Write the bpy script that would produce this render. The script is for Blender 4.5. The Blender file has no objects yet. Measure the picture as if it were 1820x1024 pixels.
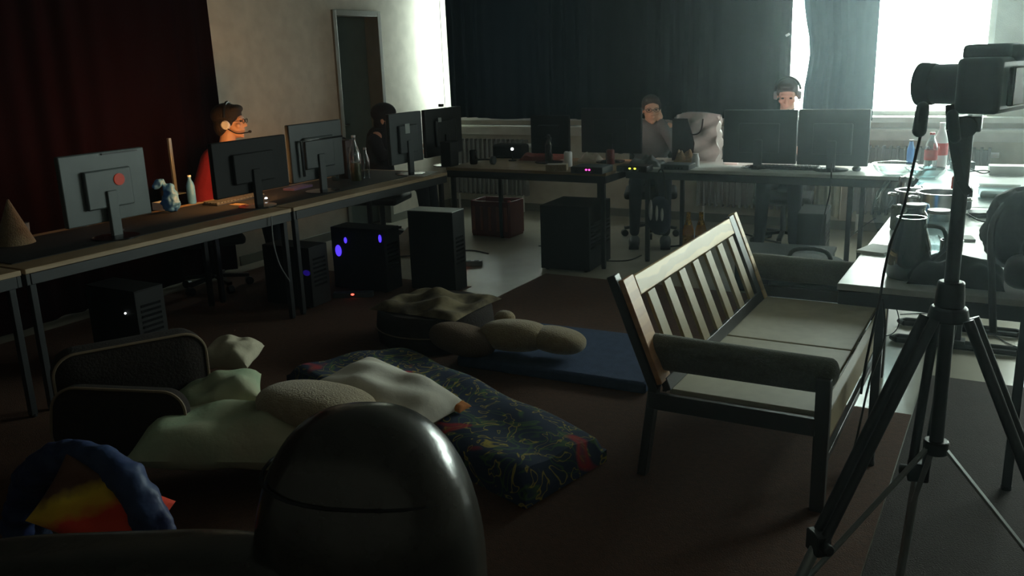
import bpy, bmesh, math, random
from mathutils import Vector, Matrix, Euler
random.seed(7)
S = bpy.context.scene
COL = S.collection
PI = math.pi

# ------------------------------------------------------------------ camera
F_PX, PITCH, ROLL, YAW, CAM_H = 1570.0, math.radians(14.7), math.radians(2.0), math.radians(30), 1.6
fw = Vector((-math.sin(YAW)*math.cos(PITCH), math.cos(YAW)*math.cos(PITCH), -math.sin(PITCH)))
r0 = Vector((math.cos(YAW), math.sin(YAW), 0)); u0 = r0.cross(fw)
rt = r0*math.cos(ROLL) - u0*math.sin(ROLL); up = u0*math.cos(ROLL) + r0*math.sin(ROLL)
cam_d = bpy.data.cameras.new('camera'); cam = bpy.data.objects.new('camera', cam_d); COL.objects.link(cam)
cam_d.sensor_width = 36; cam_d.lens = 36*F_PX/1820; cam_d.clip_start = .05
cam.matrix_world = Matrix(((rt.x, up.x, -fw.x, 0), (rt.y, up.y, -fw.y, 0), (rt.z, up.z, -fw.z, CAM_H), (0, 0, 0, 1)))
S.camera = cam
CC = Vector((0, 0, CAM_H))
def ray(px, py): return fw + rt*((px-910)/F_PX) - up*((py-512)/F_PX)
def at(px, py, z=None, Y=None, X=None):
    d = ray(px, py)
    t = (z-CAM_H)/d.z if z is not None else (Y/d.y if Y is not None else X/d.x)
    return CC + d*t

# ------------------------------------------------------------------ sky, window portals, exposure
W = bpy.data.worlds.new('sky'); S.world = W; W.use_nodes = True
nt = W.node_tree; bg = nt.nodes['Background']
bg.inputs['Color'].default_value = (.88, 1.0, .92, 1); bg.inputs['Strength'].default_value = 17.0
S.view_settings.view_transform = 'Standard'; S.view_settings.look = 'None'
S.view_settings.exposure = 0.7; S.view_settings.gamma = 1; S.view_settings.use_curve_mapping = False
S.cycles.max_bounces = 8; S.cycles.diffuse_bounces = 5; S.cycles.transparent_max_bounces = 12
S.cycles.sample_clamp_indirect = 6
S.cycles.use_denoising = True
def portal(x0, x1, z0, z1, y):
    l = bpy.data.lights.new('window_daylight', 'AREA'); l.shape = 'RECTANGLE'; l.size = x1-x0; l.size_y = z1-z0
    l.cycles.is_portal = True
    o = bpy.data.objects.new('window_daylight', l); COL.objects.link(o)
    o.location = ((x0+x1)/2, y, (z0+z1)/2); o.rotation_euler = (-PI/2, 0, 0)
WINS = [(-5.495, -3.55), (-2.45, -.25), (.25, 3.3)]
for a, b in WINS: portal(a, b, 1.0, 2.55, 8.42)

# ------------------------------------------------------------------ materials
MATS = {}
def mat(name, col, rough=.6, metal=0, col2=None, scale=8, bump=0, bscale=60, emit=None, es=0, spec=.5, trans=0, alpha=1, sheen=0, kind='noise', ior=1.45, detail=4, ramp=(.35, .65)):
    if name in MATS: return MATS[name]
    m = bpy.data.materials.new(name); m.use_nodes = True; n = m.node_tree; p = n.nodes['Principled BSDF']
    p.inputs['Base Color'].default_value = (*col, 1); p.inputs['Roughness'].default_value = rough; p.inputs['Metallic'].default_value = metal
    p.inputs['Specular IOR Level'].default_value = spec; p.inputs['Transmission Weight'].default_value = trans
    p.inputs['Alpha'].default_value = alpha; p.inputs['Sheen Weight'].default_value = sheen; p.inputs['IOR'].default_value = ior
    tc = n.nodes.new('ShaderNodeTexCoord')
    if col2 is None: col2 = tuple(c*.86 for c in col)
    if kind == 'wood':
        mp = n.nodes.new('ShaderNodeMapping'); mp.inputs['Scale'].default_value = (1, 1, 1)
        w = n.nodes.new('ShaderNodeTexWave'); w.inputs['Scale'].default_value = scale; w.inputs['Distortion'].default_value = 5; w.inputs['Detail'].default_value = 2; w.inputs['Detail Scale'].default_value = .8
        w.bands_direction = 'Z'; n.links.new(tc.outputs['Object'], mp.inputs[0]); n.links.new(mp.outputs[0], w.inputs[0]); fac = w.outputs['Fac']
    elif kind == 'voronoi':
        w = n.nodes.new('ShaderNodeTexVoronoi'); w.inputs['Scale'].default_value = scale; n.links.new(tc.outputs['Object'], w.inputs['Vector']); fac = w.outputs['Distance']
    else:
        w = n.nodes.new('ShaderNodeTexNoise'); w.inputs['Scale'].default_value = scale; w.inputs['Detail'].default_value = detail; n.links.new(tc.outputs['Object'], w.inputs['Vector']); fac = w.outputs['Fac']
    r = n.nodes.new('ShaderNodeValToRGB'); r.color_ramp.elements[0].position = ramp[0]; r.color_ramp.elements[1].position = ramp[1]
    r.color_ramp.elements[0].color = (*col, 1); r.color_ramp.elements[1].color = (*col2, 1)
    n.links.new(fac, r.inputs[0]); n.links.new(r.outputs[0], p.inputs['Base Color'])
    if bump:
        b = n.nodes.new('ShaderNodeBump'); b.inputs['Strength'].default_value = bump; b.inputs['Distance'].default_value = .01
        x = n.nodes.new('ShaderNodeTexNoise'); x.inputs['Scale'].default_value = bscale; n.links.new(tc.outputs['Object'], x.inputs['Vector'])
        n.links.new(x.outputs['Fac'], b.inputs['Height']); n.links.new(b.outputs[0], p.inputs['Normal'])
    if emit: p.inputs['Emission Color'].default_value = (*emit, 1); p.inputs['Emission Strength'].default_value = es
    MATS[name] = m; return m

def floral(name, base, c1, c2, c3):
    """printed cotton: navy ground with yellow sprigs, leaf green and a few red flowers"""
    m = bpy.data.materials.new(name); m.use_nodes = True; n = m.node_tree; p = n.nodes['Principled BSDF']; p.inputs['Roughness'].default_value = .9
    tc = n.nodes.new('ShaderNodeTexCoord')
    def band(scale, lo, hi, dist):
        w = n.nodes.new('ShaderNodeTexNoise'); w.inputs['Scale'].default_value = scale; w.inputs['Distortion'].default_value = dist; w.inputs['Detail'].default_value = 1
        n.links.new(tc.outputs['Object'], w.inputs['Vector'])
        r = n.nodes.new('ShaderNodeValToRGB'); e = r.color_ramp.elements; e[0].position = lo; e[0].color = (0, 0, 0, 1); e[1].position = hi; e[1].color = (0, 0, 0, 1)
        mid = r.color_ramp.elements.new((lo+hi)/2); mid.color = (1, 1, 1, 1); n.links.new(w.outputs['Fac'], r.inputs[0]); return r.outputs[0]
    prev = None
    for (sc, lo, hi, di, c) in ((6, .38, .46, 1.5, c2), (7, .54, .60, 2.5, c1), (5, .66, .80, .5, c3)):
        mx = n.nodes.new('ShaderNodeMixRGB'); n.links.new(band(sc, lo, hi, di), mx.inputs[0]); mx.inputs[2].default_value = (*c, 1)
        if prev is None: mx.inputs[1].default_value = (*base, 1)
        else: n.links.new(prev, mx.inputs[1])
        prev = mx.outputs[0]
    n.links.new(prev, p.inputs['Base Color']); return m

def cloth_curtain(name, col, transl):
    m = bpy.data.materials.new(name); m.use_nodes = True; n = m.node_tree; n.nodes.clear()
    o = n.nodes.new('ShaderNodeOutputMaterial'); d = n.nodes.new('ShaderNodeBsdfDiffuse'); t = n.nodes.new('ShaderNodeBsdfTranslucent'); a = n.nodes.new('ShaderNodeAddShader')
    tc = n.nodes.new('ShaderNodeTexCoord'); w = n.nodes.new('ShaderNodeTexNoise'); w.inputs['Scale'].default_value = 30; n.links.new(tc.outputs['Object'], w.inputs[0])
    r = n.nodes.new('ShaderNodeValToRGB'); r.color_ramp.elements[0].color = (*col, 1); r.color_ramp.elements[1].color = (*[c*.7 for c in col], 1)
    n.links.new(w.outputs['Fac'], r.inputs[0]); n.links.new(r.outputs[0], d.inputs[0]); t.inputs[0].default_value = (*transl, 1)
    n.links.new(d.outputs[0], a.inputs[0]); n.links.new(t.outputs[0], a.inputs[1]); n.links.new(a.outputs[0], o.inputs[0]); return m

def thin_glass(name, tint=(1, 1, 1), gl=.06):
    m = bpy.data.materials.new(name); m.use_nodes = True; n = m.node_tree; n.nodes.clear()
    o = n.nodes.new('ShaderNodeOutputMaterial'); d = n.nodes.new('ShaderNodeBsdfTransparent'); t = n.nodes.new('ShaderNodeBsdfGlossy'); a = n.nodes.new('ShaderNodeMixShader')
    lw = n.nodes.new('ShaderNodeLayerWeight'); lw.inputs[0].default_value = .35
    mr = n.nodes.new('ShaderNodeMapRange'); mr.inputs['To Min'].default_value = gl; mr.inputs['To Max'].default_value = .85; n.links.new(lw.outputs['Facing'], mr.inputs['Value'])
    d.inputs[0].default_value = (*tint, 1); t.inputs['Roughness'].default_value = .04
    n.links.new(mr.outputs[0], a.inputs[0]); n.links.new(d.outputs[0], a.inputs[1]); n.links.new(t.outputs[0], a.inputs[2]); n.links.new(a.outputs[0], o.inputs[0]); return m

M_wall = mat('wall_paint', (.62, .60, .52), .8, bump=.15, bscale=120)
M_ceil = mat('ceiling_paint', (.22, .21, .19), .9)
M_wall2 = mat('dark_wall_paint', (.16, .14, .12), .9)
M_floor = mat('linoleum', (.36, .34, .28), .25, col2=(.31, .29, .24), scale=3, bump=.05, bscale=200)
M_white = mat('white_paint', (.75, .76, .72), .45)
M_carpet = mat('brown_carpet', (.095, .038, .018), .95, col2=(.07, .029, .014), scale=40, bump=.4, bscale=220)
M_door = mat('door_paint', (.10, .13, .12), .5)
M_doorfr = mat('door_frame_paint', (.20, .21, .18), .5)
M_blk = mat('black_plastic', (.008, .008, .009), .42, bump=.05, bscale=300)
M_blkgl = mat('glossy_black_plastic', (.012, .012, .014), .18)
M_blkm = mat('matte_black', (.006, .006, .0065), .75)
M_dgrey = mat('dark_grey_plastic', (.06, .07, .075), .5)
M_grey = mat('grey_plastic', (.22, .23, .23), .45)
M_silver = mat('brushed_silver', (.38, .42, .42), .38, metal=.6)
M_gun = mat('gunmetal_shell', (.12, .14, .14), .42)
M_metal = mat('steel', (.6, .6, .6), .25, metal=1)
M_dmetal = mat('dark_metal', (.05, .052, .055), .4, metal=.7)
M_lam = mat('grey_laminate', (.62, .66, .64), .34, col2=(.56, .60, .58), scale=14)
M_brlam = mat('beech_laminate', (.36, .26, .16), .5, col2=(.30, .21, .12), scale=5, kind='wood')
M_edge = mat('dark_edge', (.03, .032, .035), .5)
M_pine = mat('pine', (.70, .50, .24), .45, col2=(.47, .33, .16), scale=4, kind='wood')
M_pinet = mat('orange_lit_wood', (.55, .27, .10), .45, col2=(.47, .22, .08), scale=5, kind='wood')  # orange light on the near stile is put into the wood colour
M_slat = mat('slat_wood', (.36, .28, .15), .5, col2=(.36, .29, .16), scale=5, kind='wood')
M_dwood = mat('dark_frame_wood', (.035, .028, .024), .4)
M_uph = mat('grey_green_upholstery', (.12, .125, .085), .95, col2=(.09, .095, .065), scale=90, bump=.6, bscale=250, sheen=.3)
M_seat = mat('beige_seat_board', (.50, .46, .34), .6, col2=(.45, .41, .30), scale=20)
M_leather = mat('dark_leather', (.030, .028, .022), .24, spec=.9, col2=(.022, .02, .016), scale=20, bump=.05, bscale=60)
M_brown = mat('brown_velour', (.020, .012, .009), .95, col2=(.015, .009, .007), scale=25, bump=.3, bscale=90)
M_pipe = mat('tan_piping', (.22, .16, .10), .7)
M_cream = mat('cream_cotton', (.62, .56, .42), .9, bump=.2, bscale=40)
M_greenw = mat('pale_green_cotton', (.36, .46, .30), .9, col2=(.48, .44, .30), scale=3, bump=.2, bscale=40)
M_beige = mat('beige_plush', (.42, .34, .22), .95, col2=(.36, .28, .18), scale=30, bump=.7, bscale=130, sheen=.3)
M_tan = mat('tan_plush', (.30, .23, .13), .95, col2=(.25, .18, .10), scale=30, bump=.7, bscale=130, sheen=.3)
M_wpillow = mat('white_pillowcase', (.82, .78, .70), .85, col2=(.66, .60, .50), scale=4, bump=.2, bscale=30)
M_orange = mat('orange_cotton', (.65, .22, .06), .85)
M_blue = mat('blue_nylon', (.015, .025, .10), .55, col2=(.025, .05, .13), scale=6, bump=.4, bscale=25)
M_navy = mat('navy_mat', (.045, .075, .16), .9, col2=(.035, .06, .13), scale=20, bump=.4, bscale=150)
M_red = mat('red_cotton', (.75, .05, .02), .85, bump=.2)
M_yellow = mat('yellow_cotton', (.75, .50, .03), .85, bump=.2)
M_floral = floral('floral_print', (.02, .035, .08), (.50, .38, .07), (.07, .14, .06), (.45, .03, .04))
M_dblank = mat('brown_patterned_blanket', (.04, .028, .016), .95, col2=(.20, .16, .09), scale=9, kind='noise', bump=.5, bscale=14)
M_skin = mat('skin', (.62, .36, .24), .5, col2=(.56, .31, .2), scale=12)
M_skinl = mat('fair_skin', (.66, .42, .32), .5, col2=(.60, .36, .27), scale=12)
M_hair = mat('dark_brown_hair', (.012, .008, .006), .7, col2=(.02, .013, .009), scale=60, bump=.6, bscale=200)
M_hairb = mat('brown_hair', (.030, .019, .013), .65, col2=(.045, .029, .02), scale=60, bump=.6, bscale=200)
M_eye = mat('eye', (.03, .02, .015), .1)
M_redsh = mat('red_shirt', (.24, .012, .03), .9, bump=.2, bscale=40)
M_dkshirt = mat('black_shirt', (.02, .021, .025), .9, bump=.2, bscale=40)
M_gysh = mat('grey_shirt', (.16, .17, .18), .9, bump=.2, bscale=40)
M_jeans = mat('dark_trousers', (.018, .022, .035), .9)
M_shoe = mat('shoe', (.03, .03, .03), .6)
M_whpl = mat('white_plastic', (.75, .76, .78), .4)
M_paper = mat('paper', (.78, .80, .78), .7)
M_tape = mat('label_paper', (.42, .46, .45), .7)
M_redpl = mat('dark_red_plastic', (.16, .025, .02), .45)
M_redlb = mat('red_label', (.50, .03, .03), .5)
M_bluebag = mat('blue_plastic_bag', (.05, .19, .50), .45, col2=(.08, .26, .58), scale=10, bump=.8, bscale=18)
M_bag = mat('silver_white_plastic_bag', (.55, .60, .58), .28, col2=(.40, .45, .44), scale=5, bump=1.0, bscale=12)
M_glass = thin_glass('clear_glass', (.93, .97, .96))
M_pet = thin_glass('clear_plastic', (.80, .90, .92), .1)
M_smoke = thin_glass('smoked_glass', (.10, .13, .14), .06)
M_pane = thin_glass('window_pane', (.97, 1, .99), .03)
M_bagthin = thin_glass('pale_blue_plastic_film', (.60, .78, .86), .22)
M_amber = mat('amber_glass', (.70, .30, .03), .12, trans=.3, spec=.8)
M_foil = mat('gold_foil', (.75, .45, .10), .2, metal=1, bump=1, bscale=40)
M_curt = cloth_curtain('black_curtain_cloth', (.007, .0075, .009), (.0001, .0002, .0003))
M_curtb = cloth_curtain('flare_tinted_curtain_cloth', (.022, .032, .040), (.0016, .0032, .0045))  # paler curtain cloth with the bluish window flare put into its colour
M_curtm = cloth_curtain('maroon_curtain_cloth', (.014, .0045, .006), (.0, .0, .0))
def emis(name, c, s): return mat(name, (.01, .01, .01), .5, emit=c, es=s)
M_scrw = emis('warm_screen', (1, .45, .13), 9)
M_scrp = emis('pink_screen', (1, .70, .62), 1.7)
M_scrd = emis('dim_screen', (.6, .5, .45), .5)
M_scr3 = emis('pale_screen', (1, .80, .64), 1.0)
M_ledw = emis('white_led', (.9, 1, 1), 1.5)
M_ledr = emis('red_led', (1, .08, .05), 2.5)
M_ledb = emis('blue_led', (.08, .04, 1), .9)
M_ledm = emis('magenta_led', (1, .05, .45), 3)
M_ledy = emis('yellow_led', (.9, 1, .05), 2.0)
M_logo = emis('orange_glow', (1, .08, .02), .10)

# ------------------------------------------------------------------ mesh builder
class MB:
    def __init__(s): s.v = []; s.f = []
    def add(s, vs, fs, M=None):
        b = len(s.v); s.v += [tuple((M @ Vector(v)) if M else v) for v in vs]; s.f += [tuple(b+i for i in f) for f in fs]; return s
    def box(s, c, d, R=None, taper=1):
        x, y, z = [k/2 for k in d]; vs = [(sx*x*(taper if sz > 0 else 1), sy*y*(taper if sz > 0 else 1), sz*z) for sz in (-1, 1) for sy in (-1, 1) for sx in (-1, 1)]
        M = Matrix.Translation(c) @ (R.to_4x4() if R else Matrix.Identity(4))
        return s.add(vs, [(0, 2, 3, 1), (4, 5, 7, 6), (0, 1, 5, 4), (2, 6, 7, 3), (0, 4, 6, 2), (1, 3, 7, 5)], M)
    def b2(s, lo, hi): return s.box([(a+b)/2 for a, b in zip(lo, hi)], [b-a for a, b in zip(lo, hi)])
    def beam(s, p0, p1, w, t, upv=(0, 0, 1)):
        p0, p1 = Vector(p0), Vector(p1); d = (p1-p0); L = d.length; d.normalize(); uu = Vector(upv); sx = d.cross(uu)
        if sx.length < 1e-3: sx = d.cross(Vector((1, 0, 0)))
        sx.normalize(); uz = sx.cross(d); R = Matrix((sx, d, uz)).transposed()
        return s.box((p0+p1)/2, (w, L, t), R)
    def cyl(s, p0, p1, r0_, r1_=None, n=16, caps=True):
        r1_ = r0_ if r1_ is None else r1_
        p0, p1 = Vector(p0), Vector(p1); d = (p1-p0).normalized(); a = d.orthogonal().normalized(); b = d.cross(a)
        vs = []
        for p, r in ((p0, r0_), (p1, r1_)):
            for i in range(n): t = 2*PI*i/n; vs.append(p + a*(r*math.cos(t)) + b*(r*math.sin(t)))
        fs = [(i, (i+1) % n, n+(i+1) % n, n+i) for i in range(n)]
        if caps: fs += [tuple(range(n))[::-1], tuple(range(n, 2*n))]
        return s.add(vs, fs)
    def tube(s, pts, r, n=8, smooth=True):
        pts = [Vector(p) for p in pts]
        if smooth and len(pts) > 2:
            q = []
            P = [pts[0]] + pts + [pts[-1]]
            for i in range(1, len(P)-2):
                for k in range(5):
                    t = k/5; a, b, c, d = P[i-1], P[i], P[i+1], P[i+2]
                    q.append(.5*((2*b)+(c-a)*t+(2*a-5*b+4*c-d)*t*t+(-a+3*b-3*c+d)*t**3))
            q.append(pts[-1]); pts = q
        vs = []; a = None; m = len(pts)
        for i, p in enumerate(pts):
            d = (pts[min(i+1, m-1)]-pts[max(i-1, 0)])
            if d.length < 1e-7: d = Vector((0, 0, 1))
            d.normalize()
            a = d.orthogonal() if a is None else a - d*a.dot(d)
            if a.length < 1e-5: a = d.orthogonal()
            a.normalize(); b = d.cross(a); rr = r[min(i, len(r)-1)] if isinstance(r, (list, tuple)) else r
            for k in range(n): t = 2*PI*k/n; vs.append(p + a*(rr*math.cos(t)) + b*(rr*math.sin(t)))
        fs = [(i*n+k, i*n+(k+1) % n, (i+1)*n+(k+1) % n, (i+1)*n+k) for i in range(m-1) for k in range(n)]
        fs += [tuple(range(n))[::-1], tuple(range((m-1)*n, m*n))]
        return s.add(vs, fs)
    def lathe(s, prof, c=(0, 0, 0), n=28, R=None):
        vs = []; m = len(prof)
        for r, z in prof:
            for k in range(n): t = 2*PI*k/n; vs.append((r*math.cos(t), r*math.sin(t), z))
        fs = [(i*n+k, i*n+(k+1) % n, (i+1)*n+(k+1) % n, (i+1)*n+k) for i in range(m-1) for k in range(n)]
        if prof[0][0] > 1e-6: fs.append(tuple(range(n))[::-1])
        if prof[-1][0] > 1e-6: fs.append(tuple(range((m-1)*n, m*n)))
        return s.add(vs, fs, Matrix.Translation(c) @ (R.to_4x4() if R else Matrix.Identity(4)))
    def ell(s, c, r, R=None, n=20, m=12, e=1.0):
        if not isinstance(r, (tuple, list)): r = (r, r, r)
        sg = lambda v: math.copysign(abs(v)**e, v)
        vs = []
        for i in range(m+1):
            ph = -PI/2+PI*i/m
            for k in range(n): t = 2*PI*k/n; vs.append((r[0]*sg(math.cos(ph))*sg(math.cos(t)), r[1]*sg(math.cos(ph))*sg(math.sin(t)), r[2]*sg(math.sin(ph))))
        fs = [(i*n+k, i*n+(k+1) % n, (i+1)*n+(k+1) % n, (i+1)*n+k) for i in range(m) for k in range(n)]
        return s.add(vs, fs, Matrix.Translation(c) @ (R.to_4x4() if R else Matrix.Identity(4)))
    def cap(s, p0, p1, ra, rb=None, n=14):
        rb = ra if rb is None else rb
        s.cyl(p0, p1, ra, rb, n); s.ell(p0, ra, n=n, m=8); s.ell(p1, rb, n=n, m=8); return s
    def prism(s, out, z0, z1, M=None):
        n = len(out); vs = [(x, y, z0) for x, y in out]+[(x, y, z1) for x, y in out]
        return s.add(vs, [(i, (i+1) % n, n+(i+1) % n, n+i) for i in range(n)]+[tuple(range(n))[::-1], tuple(range(n, 2*n))], M)
    def pillow(s, a, b, h, M=None, wr=.06, seed=0, pinch=.05, flat=.35, n=26):
        rnd = random.Random(seed); ph = [rnd.uniform(0, 6.28) for _ in range(6)]
        def P(i, j, sg):
            u = -1+2*i/n; v = -1+2*j/n
            e = max(0, (1-abs(u)**3.2))**.5*max(0, (1-abs(v)**3.2))**.5
            x = a*u*(1-pinch*(1-v*v)*abs(u)**6); y = b*v*(1-pinch*(1-u*u)*abs(v)**6)
            w = wr*h*e*(math.sin(5*u+3*v+ph[0])+math.sin(7*v-4*u+ph[1])*.7+math.sin(11*u+ph[2])*.4)
            z = (h*e + w)*(1 if sg > 0 else -flat)
            return (x, y, z)
        vs = [P(i, j, 1) for i in range(n+1) for j in range(n+1)]+[P(i, j, -1) for i in range(n+1) for j in range(n+1)]
        k = (n+1)**2; fs = []
        for i in range(n):
            for j in range(n):
                q = (i*(n+1)+j, (i+1)*(n+1)+j, (i+1)*(n+1)+j+1, i*(n+1)+j+1); fs.append(q); fs.append(tuple(x+k for x in q[::-1]))
        return s.add(vs, fs, M)
    def build(s, name, m, parent=None, bevel=0, smooth=False, weld=False, remesh=0, sub=0, kind=None, solid=0):
        me = bpy.data.meshes.new(name); me.from_pydata(s.v, [], s.f)
        bm = bmesh.new(); bm.from_mesh(me)
        bmesh.ops.remove_doubles(bm, verts=bm.verts, dist=1e-5)
        bmesh.ops.recalc_face_normals(bm, faces=bm.faces); bm.to_mesh(me); bm.free()
        me.materials.append(m); o = bpy.data.objects.new(name, me); COL.objects.link(o)
        if parent: o.parent = parent
        if remesh:
            r = o.modifiers.new('r', 'REMESH'); r.mode = 'VOXEL'; r.voxel_size = remesh; r.use_smooth_shade = True
            q = o.modifiers.new('s', 'SMOOTH'); q.iterations = 3; q.factor = .5
        if solid: q = o.modifiers.new('t', 'SOLIDIFY'); q.thickness = solid
        if bevel: b = o.modifiers.new('b', 'BEVEL'); b.width = bevel; b.segments = 2; b.limit_method = 'ANGLE'; b.angle_limit = .6
        if sub: q = o.modifiers.new('u', 'SUBSURF'); q.levels = sub; q.render_levels = sub
        if smooth or bevel:
            for p in me.polygons: p.use_smooth = True
            if not remesh and not sub:
                try: me.set_sharp_from_angle(angle=.7)
                except Exception: pass
        if kind: o['kind'] = kind
        return o
def wrinkle(o, st, size):
    tx = bpy.data.textures.new('wrinkles', 'CLOUDS'); tx.noise_scale = size; tx.noise_depth = 2
    m_ = o.modifiers.new('w', 'DISPLACE'); m_.texture = tx; m_.strength = st; m_.mid_level = .5; m_.texture_coords = 'LOCAL'
def thing(name, label, cat, loc=(0, 0, 0), rz=0, group=None):
    o = bpy.data.objects.new(name, None); COL.objects.link(o); o.empty_display_size = .05
    o.location = loc; o.rotation_euler = (0, 0, rz); o['label'] = label; o['category'] = cat
    if group: o['group'] = group
    return o
def tag(o, label, cat, group=None, loc=None, rz=None, rot=None):
    o['label'] = label; o['category'] = cat
    if group: o['group'] = group
    if loc is not None: o.location = loc
    if rz is not None: o.rotation_euler = (0, 0, rz)
    if rot is not None: o.rotation_euler = rot
    return o
def dup(root, label, loc, rz=0, group=None):
    def cp(o, par):
        c = o.copy(); COL.objects.link(c); c.parent = par
        for ch in list(o.children): cp(ch, c)
        return c
    r = cp(root, None); r.location = loc; r.rotation_euler = (0, 0, rz); r['label'] = label
    if group: r['group'] = group
    return r
def RZ(a): return Matrix.Rotation(a, 3, 'Z')
def E3(x, y, z): return Euler((x, y, z)).to_matrix()

# ------------------------------------------------------------------ the room
ZC = 2.95; YB = 8.2; XL = -5.5; XR = 3.6; YF = -1.6
MB().b2((XL-.3, YF-.3, -.1), (XR+.3, YB+.35, 0)).build('floor', M_floor, kind='structure')
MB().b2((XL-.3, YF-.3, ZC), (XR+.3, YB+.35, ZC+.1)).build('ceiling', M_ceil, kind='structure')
# left wall, with an opening for the door
DY0, DY1, DZ = 6.44, 7.14, 2.06
w = MB(); w.b2((XL-.2, YF-.3, 0), (XL, DY0, ZC)); w.b2((XL-.2, DY1, 0), (XL, YB+.35, ZC)); w.b2((XL-.2, DY0, DZ), (XL, DY1, ZC)); w.b2((XL-.24, DY0-.1, 0), (XL-.2, DY1+.1, DZ+.1))
w.build('wall_left', M_wall, kind='structure')
w = MB(); w.b2((XL, YB, 0), (XR+.3, YB+.3, 1.0)); w.b2((XL, YB, 2.55), (XR+.3, YB+.3, ZC))
xs = [XL] + [k for ab in WINS for k in ab] + [XR+.3]
for i in range(0, len(xs), 2): w.b2((xs[i], YB, 1.0), (xs[i+1], YB+.3, 2.55))
w.build('wall_back', M_wall, kind='structure')
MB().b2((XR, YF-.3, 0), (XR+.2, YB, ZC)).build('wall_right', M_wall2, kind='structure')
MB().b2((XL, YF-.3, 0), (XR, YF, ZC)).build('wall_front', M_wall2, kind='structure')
d = MB().b2((XL-.19, DY0+.05, .01), (XL-.14, DY1-.05, DZ-.05)); d = d.build('door_1', M_door, kind='structure', bevel=.004)
q = MB(); q.b2((XL-.19, DY0, 0), (XL+.02, DY0+.05, DZ)); q.b2((XL-.19, DY1-.05, 0), (XL+.02, DY1, DZ)); q.b2((XL-.19, DY0+.05, DZ-.05), (XL+.02, DY1-.05, DZ)); q.build('door_frame', M_doorfr, d, bevel=.004)
q = MB(); q.cyl((XL-.14, DY0+.12, 1.02), (XL-.09, DY0+.12, 1.02), .01); q.cyl((XL-.09, DY0+.12, 1.02), (XL-.09, DY0+.24, 1.02), .009); q.build('door_handle', M_metal, d, smooth=True)
q = MB(); q.b2((XL, 5.05, 0), (XL+.015, DY0, .08)); q.b2((XL, DY1, 0), (XL+.015, YB, .08)); q.build('baseboard_left', M_doorfr, kind='structure', bevel=.003)
MB().b2((XL, YB-.015, 0), (XR, YB, .08)).build('baseboard_back', M_doorfr, kind='structure', bevel=.003)
for i, (a, b) in enumerate(WINS):
    fr = MB(); y0, y1 = YB+.12, YB+.18; z0, z1 = 1.0, 2.55
    fr.b2((a, y0, z0), (b, y1, z0+.035)); fr.b2((a, y0, z1-.06), (b, y1, z1)); fr.b2((a, y0, z0), (a+.018, y1, z1)); fr.b2((b-.05, y0, z0), (b, y1, z1))
    mids = [(a+b)/2] if i == 2 else [b-1.15]
    for m_ in (mids if i != 2 else [1.0, 2.2]): fr.b2((m_-.035, y0, z0), (m_+.035, y1, z1))
    f = fr.build('window_%d' % (i+1), M_white, kind='structure', bevel=.004)
    MB().b2((a+.015, y0+.028, z0+.03), (b-.04, y0+.032, z1-.05)).build('window_pane', M_pane, f)
    h_ = MB(); h_.b2((a+.05, y0-.03, 1.75), (a+.07, y0, 1.87)); h_.build('window_handle', M_metal, f, bevel=.002)
q = MB(); q.b2((XL, YB-.12, .955), (XR, YB, 1.0)); q.build('trim_1', M_white, kind='structure', bevel=.004)   # window board
q = MB(); q.b2((XL, YB-.17, .885), (XR, YB, .905)); q.b2((XL, YB-.05, .80), (XR, YB, .885)); q.build('trim_2', M_white, kind='structure', bevel=.003)   # radiator shelf

# radiators below the windows
def radiator(x0, x1, label):
    t = thing('radiator', label, 'radiator', ((x0+x1)/2, YB-.10, 0)); L = x1-x0
    q = MB(); n = int(L/.055)
    for k in range(n+1): q.b2((-L/2+k*L/n-.011, -.035, .17), (-L/2+k*L/n+.011, .035, .76))
    q.b2((-L/2, -.012, .19), (L/2, .012, .74)); q.build('panel', M_grey, t, bevel=.004)
    q = MB(); q.cyl((-L/2+.05, 0, 0), (-L/2+.05, 0, .18), .012); q.build('pipe', M_white, t, smooth=True); q = MB(); q.cyl((L/2-.05, 0, 0), (L/2-.05, 0, .18), .012); q.build('pipe', M_white, t, smooth=True)
    q = MB(); q.cyl((L/2+.01, 0, .70), (L/2+.07, 0, .70), .022); q.build('valve_knob', M_whpl, t, smooth=True)
radiator(-5.35, -4.45, 'ribbed radiator under the window beside the corner by the door wall')
radiator(-2.6, -1.45, 'ribbed radiator behind the seated player with the two wide screens')
radiator(-1.22, -.2, 'ribbed radiator under the bright uncovered window')

# thin scattering volume added to imitate lens glare around the windows
hz_m = bpy.data.materials.new('glare_scatter'); hz_m.use_nodes = True; hn = hz_m.node_tree; hn.nodes.clear()
ho = hn.nodes.new('ShaderNodeOutputMaterial'); hv = hn.nodes.new('ShaderNodeVolumeScatter'); hv.inputs['Color'].default_value = (.8, .97, 1, 1)
hv.inputs['Density'].default_value = .0075; hv.inputs['Anisotropy'].default_value = .87; hn.links.new(hv.outputs[0], ho.inputs['Volume'])
hz = MB().b2((XL-.1, YF-.1, -.05), (XR+.1, YB+.25, ZC+.05)).build('glare_volume', hz_m); hz['kind'] = 'stuff'; hz['label'] = 'thin volume added to give the room lens glare near the uncovered window'; hz['category'] = 'glare_volume'

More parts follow.
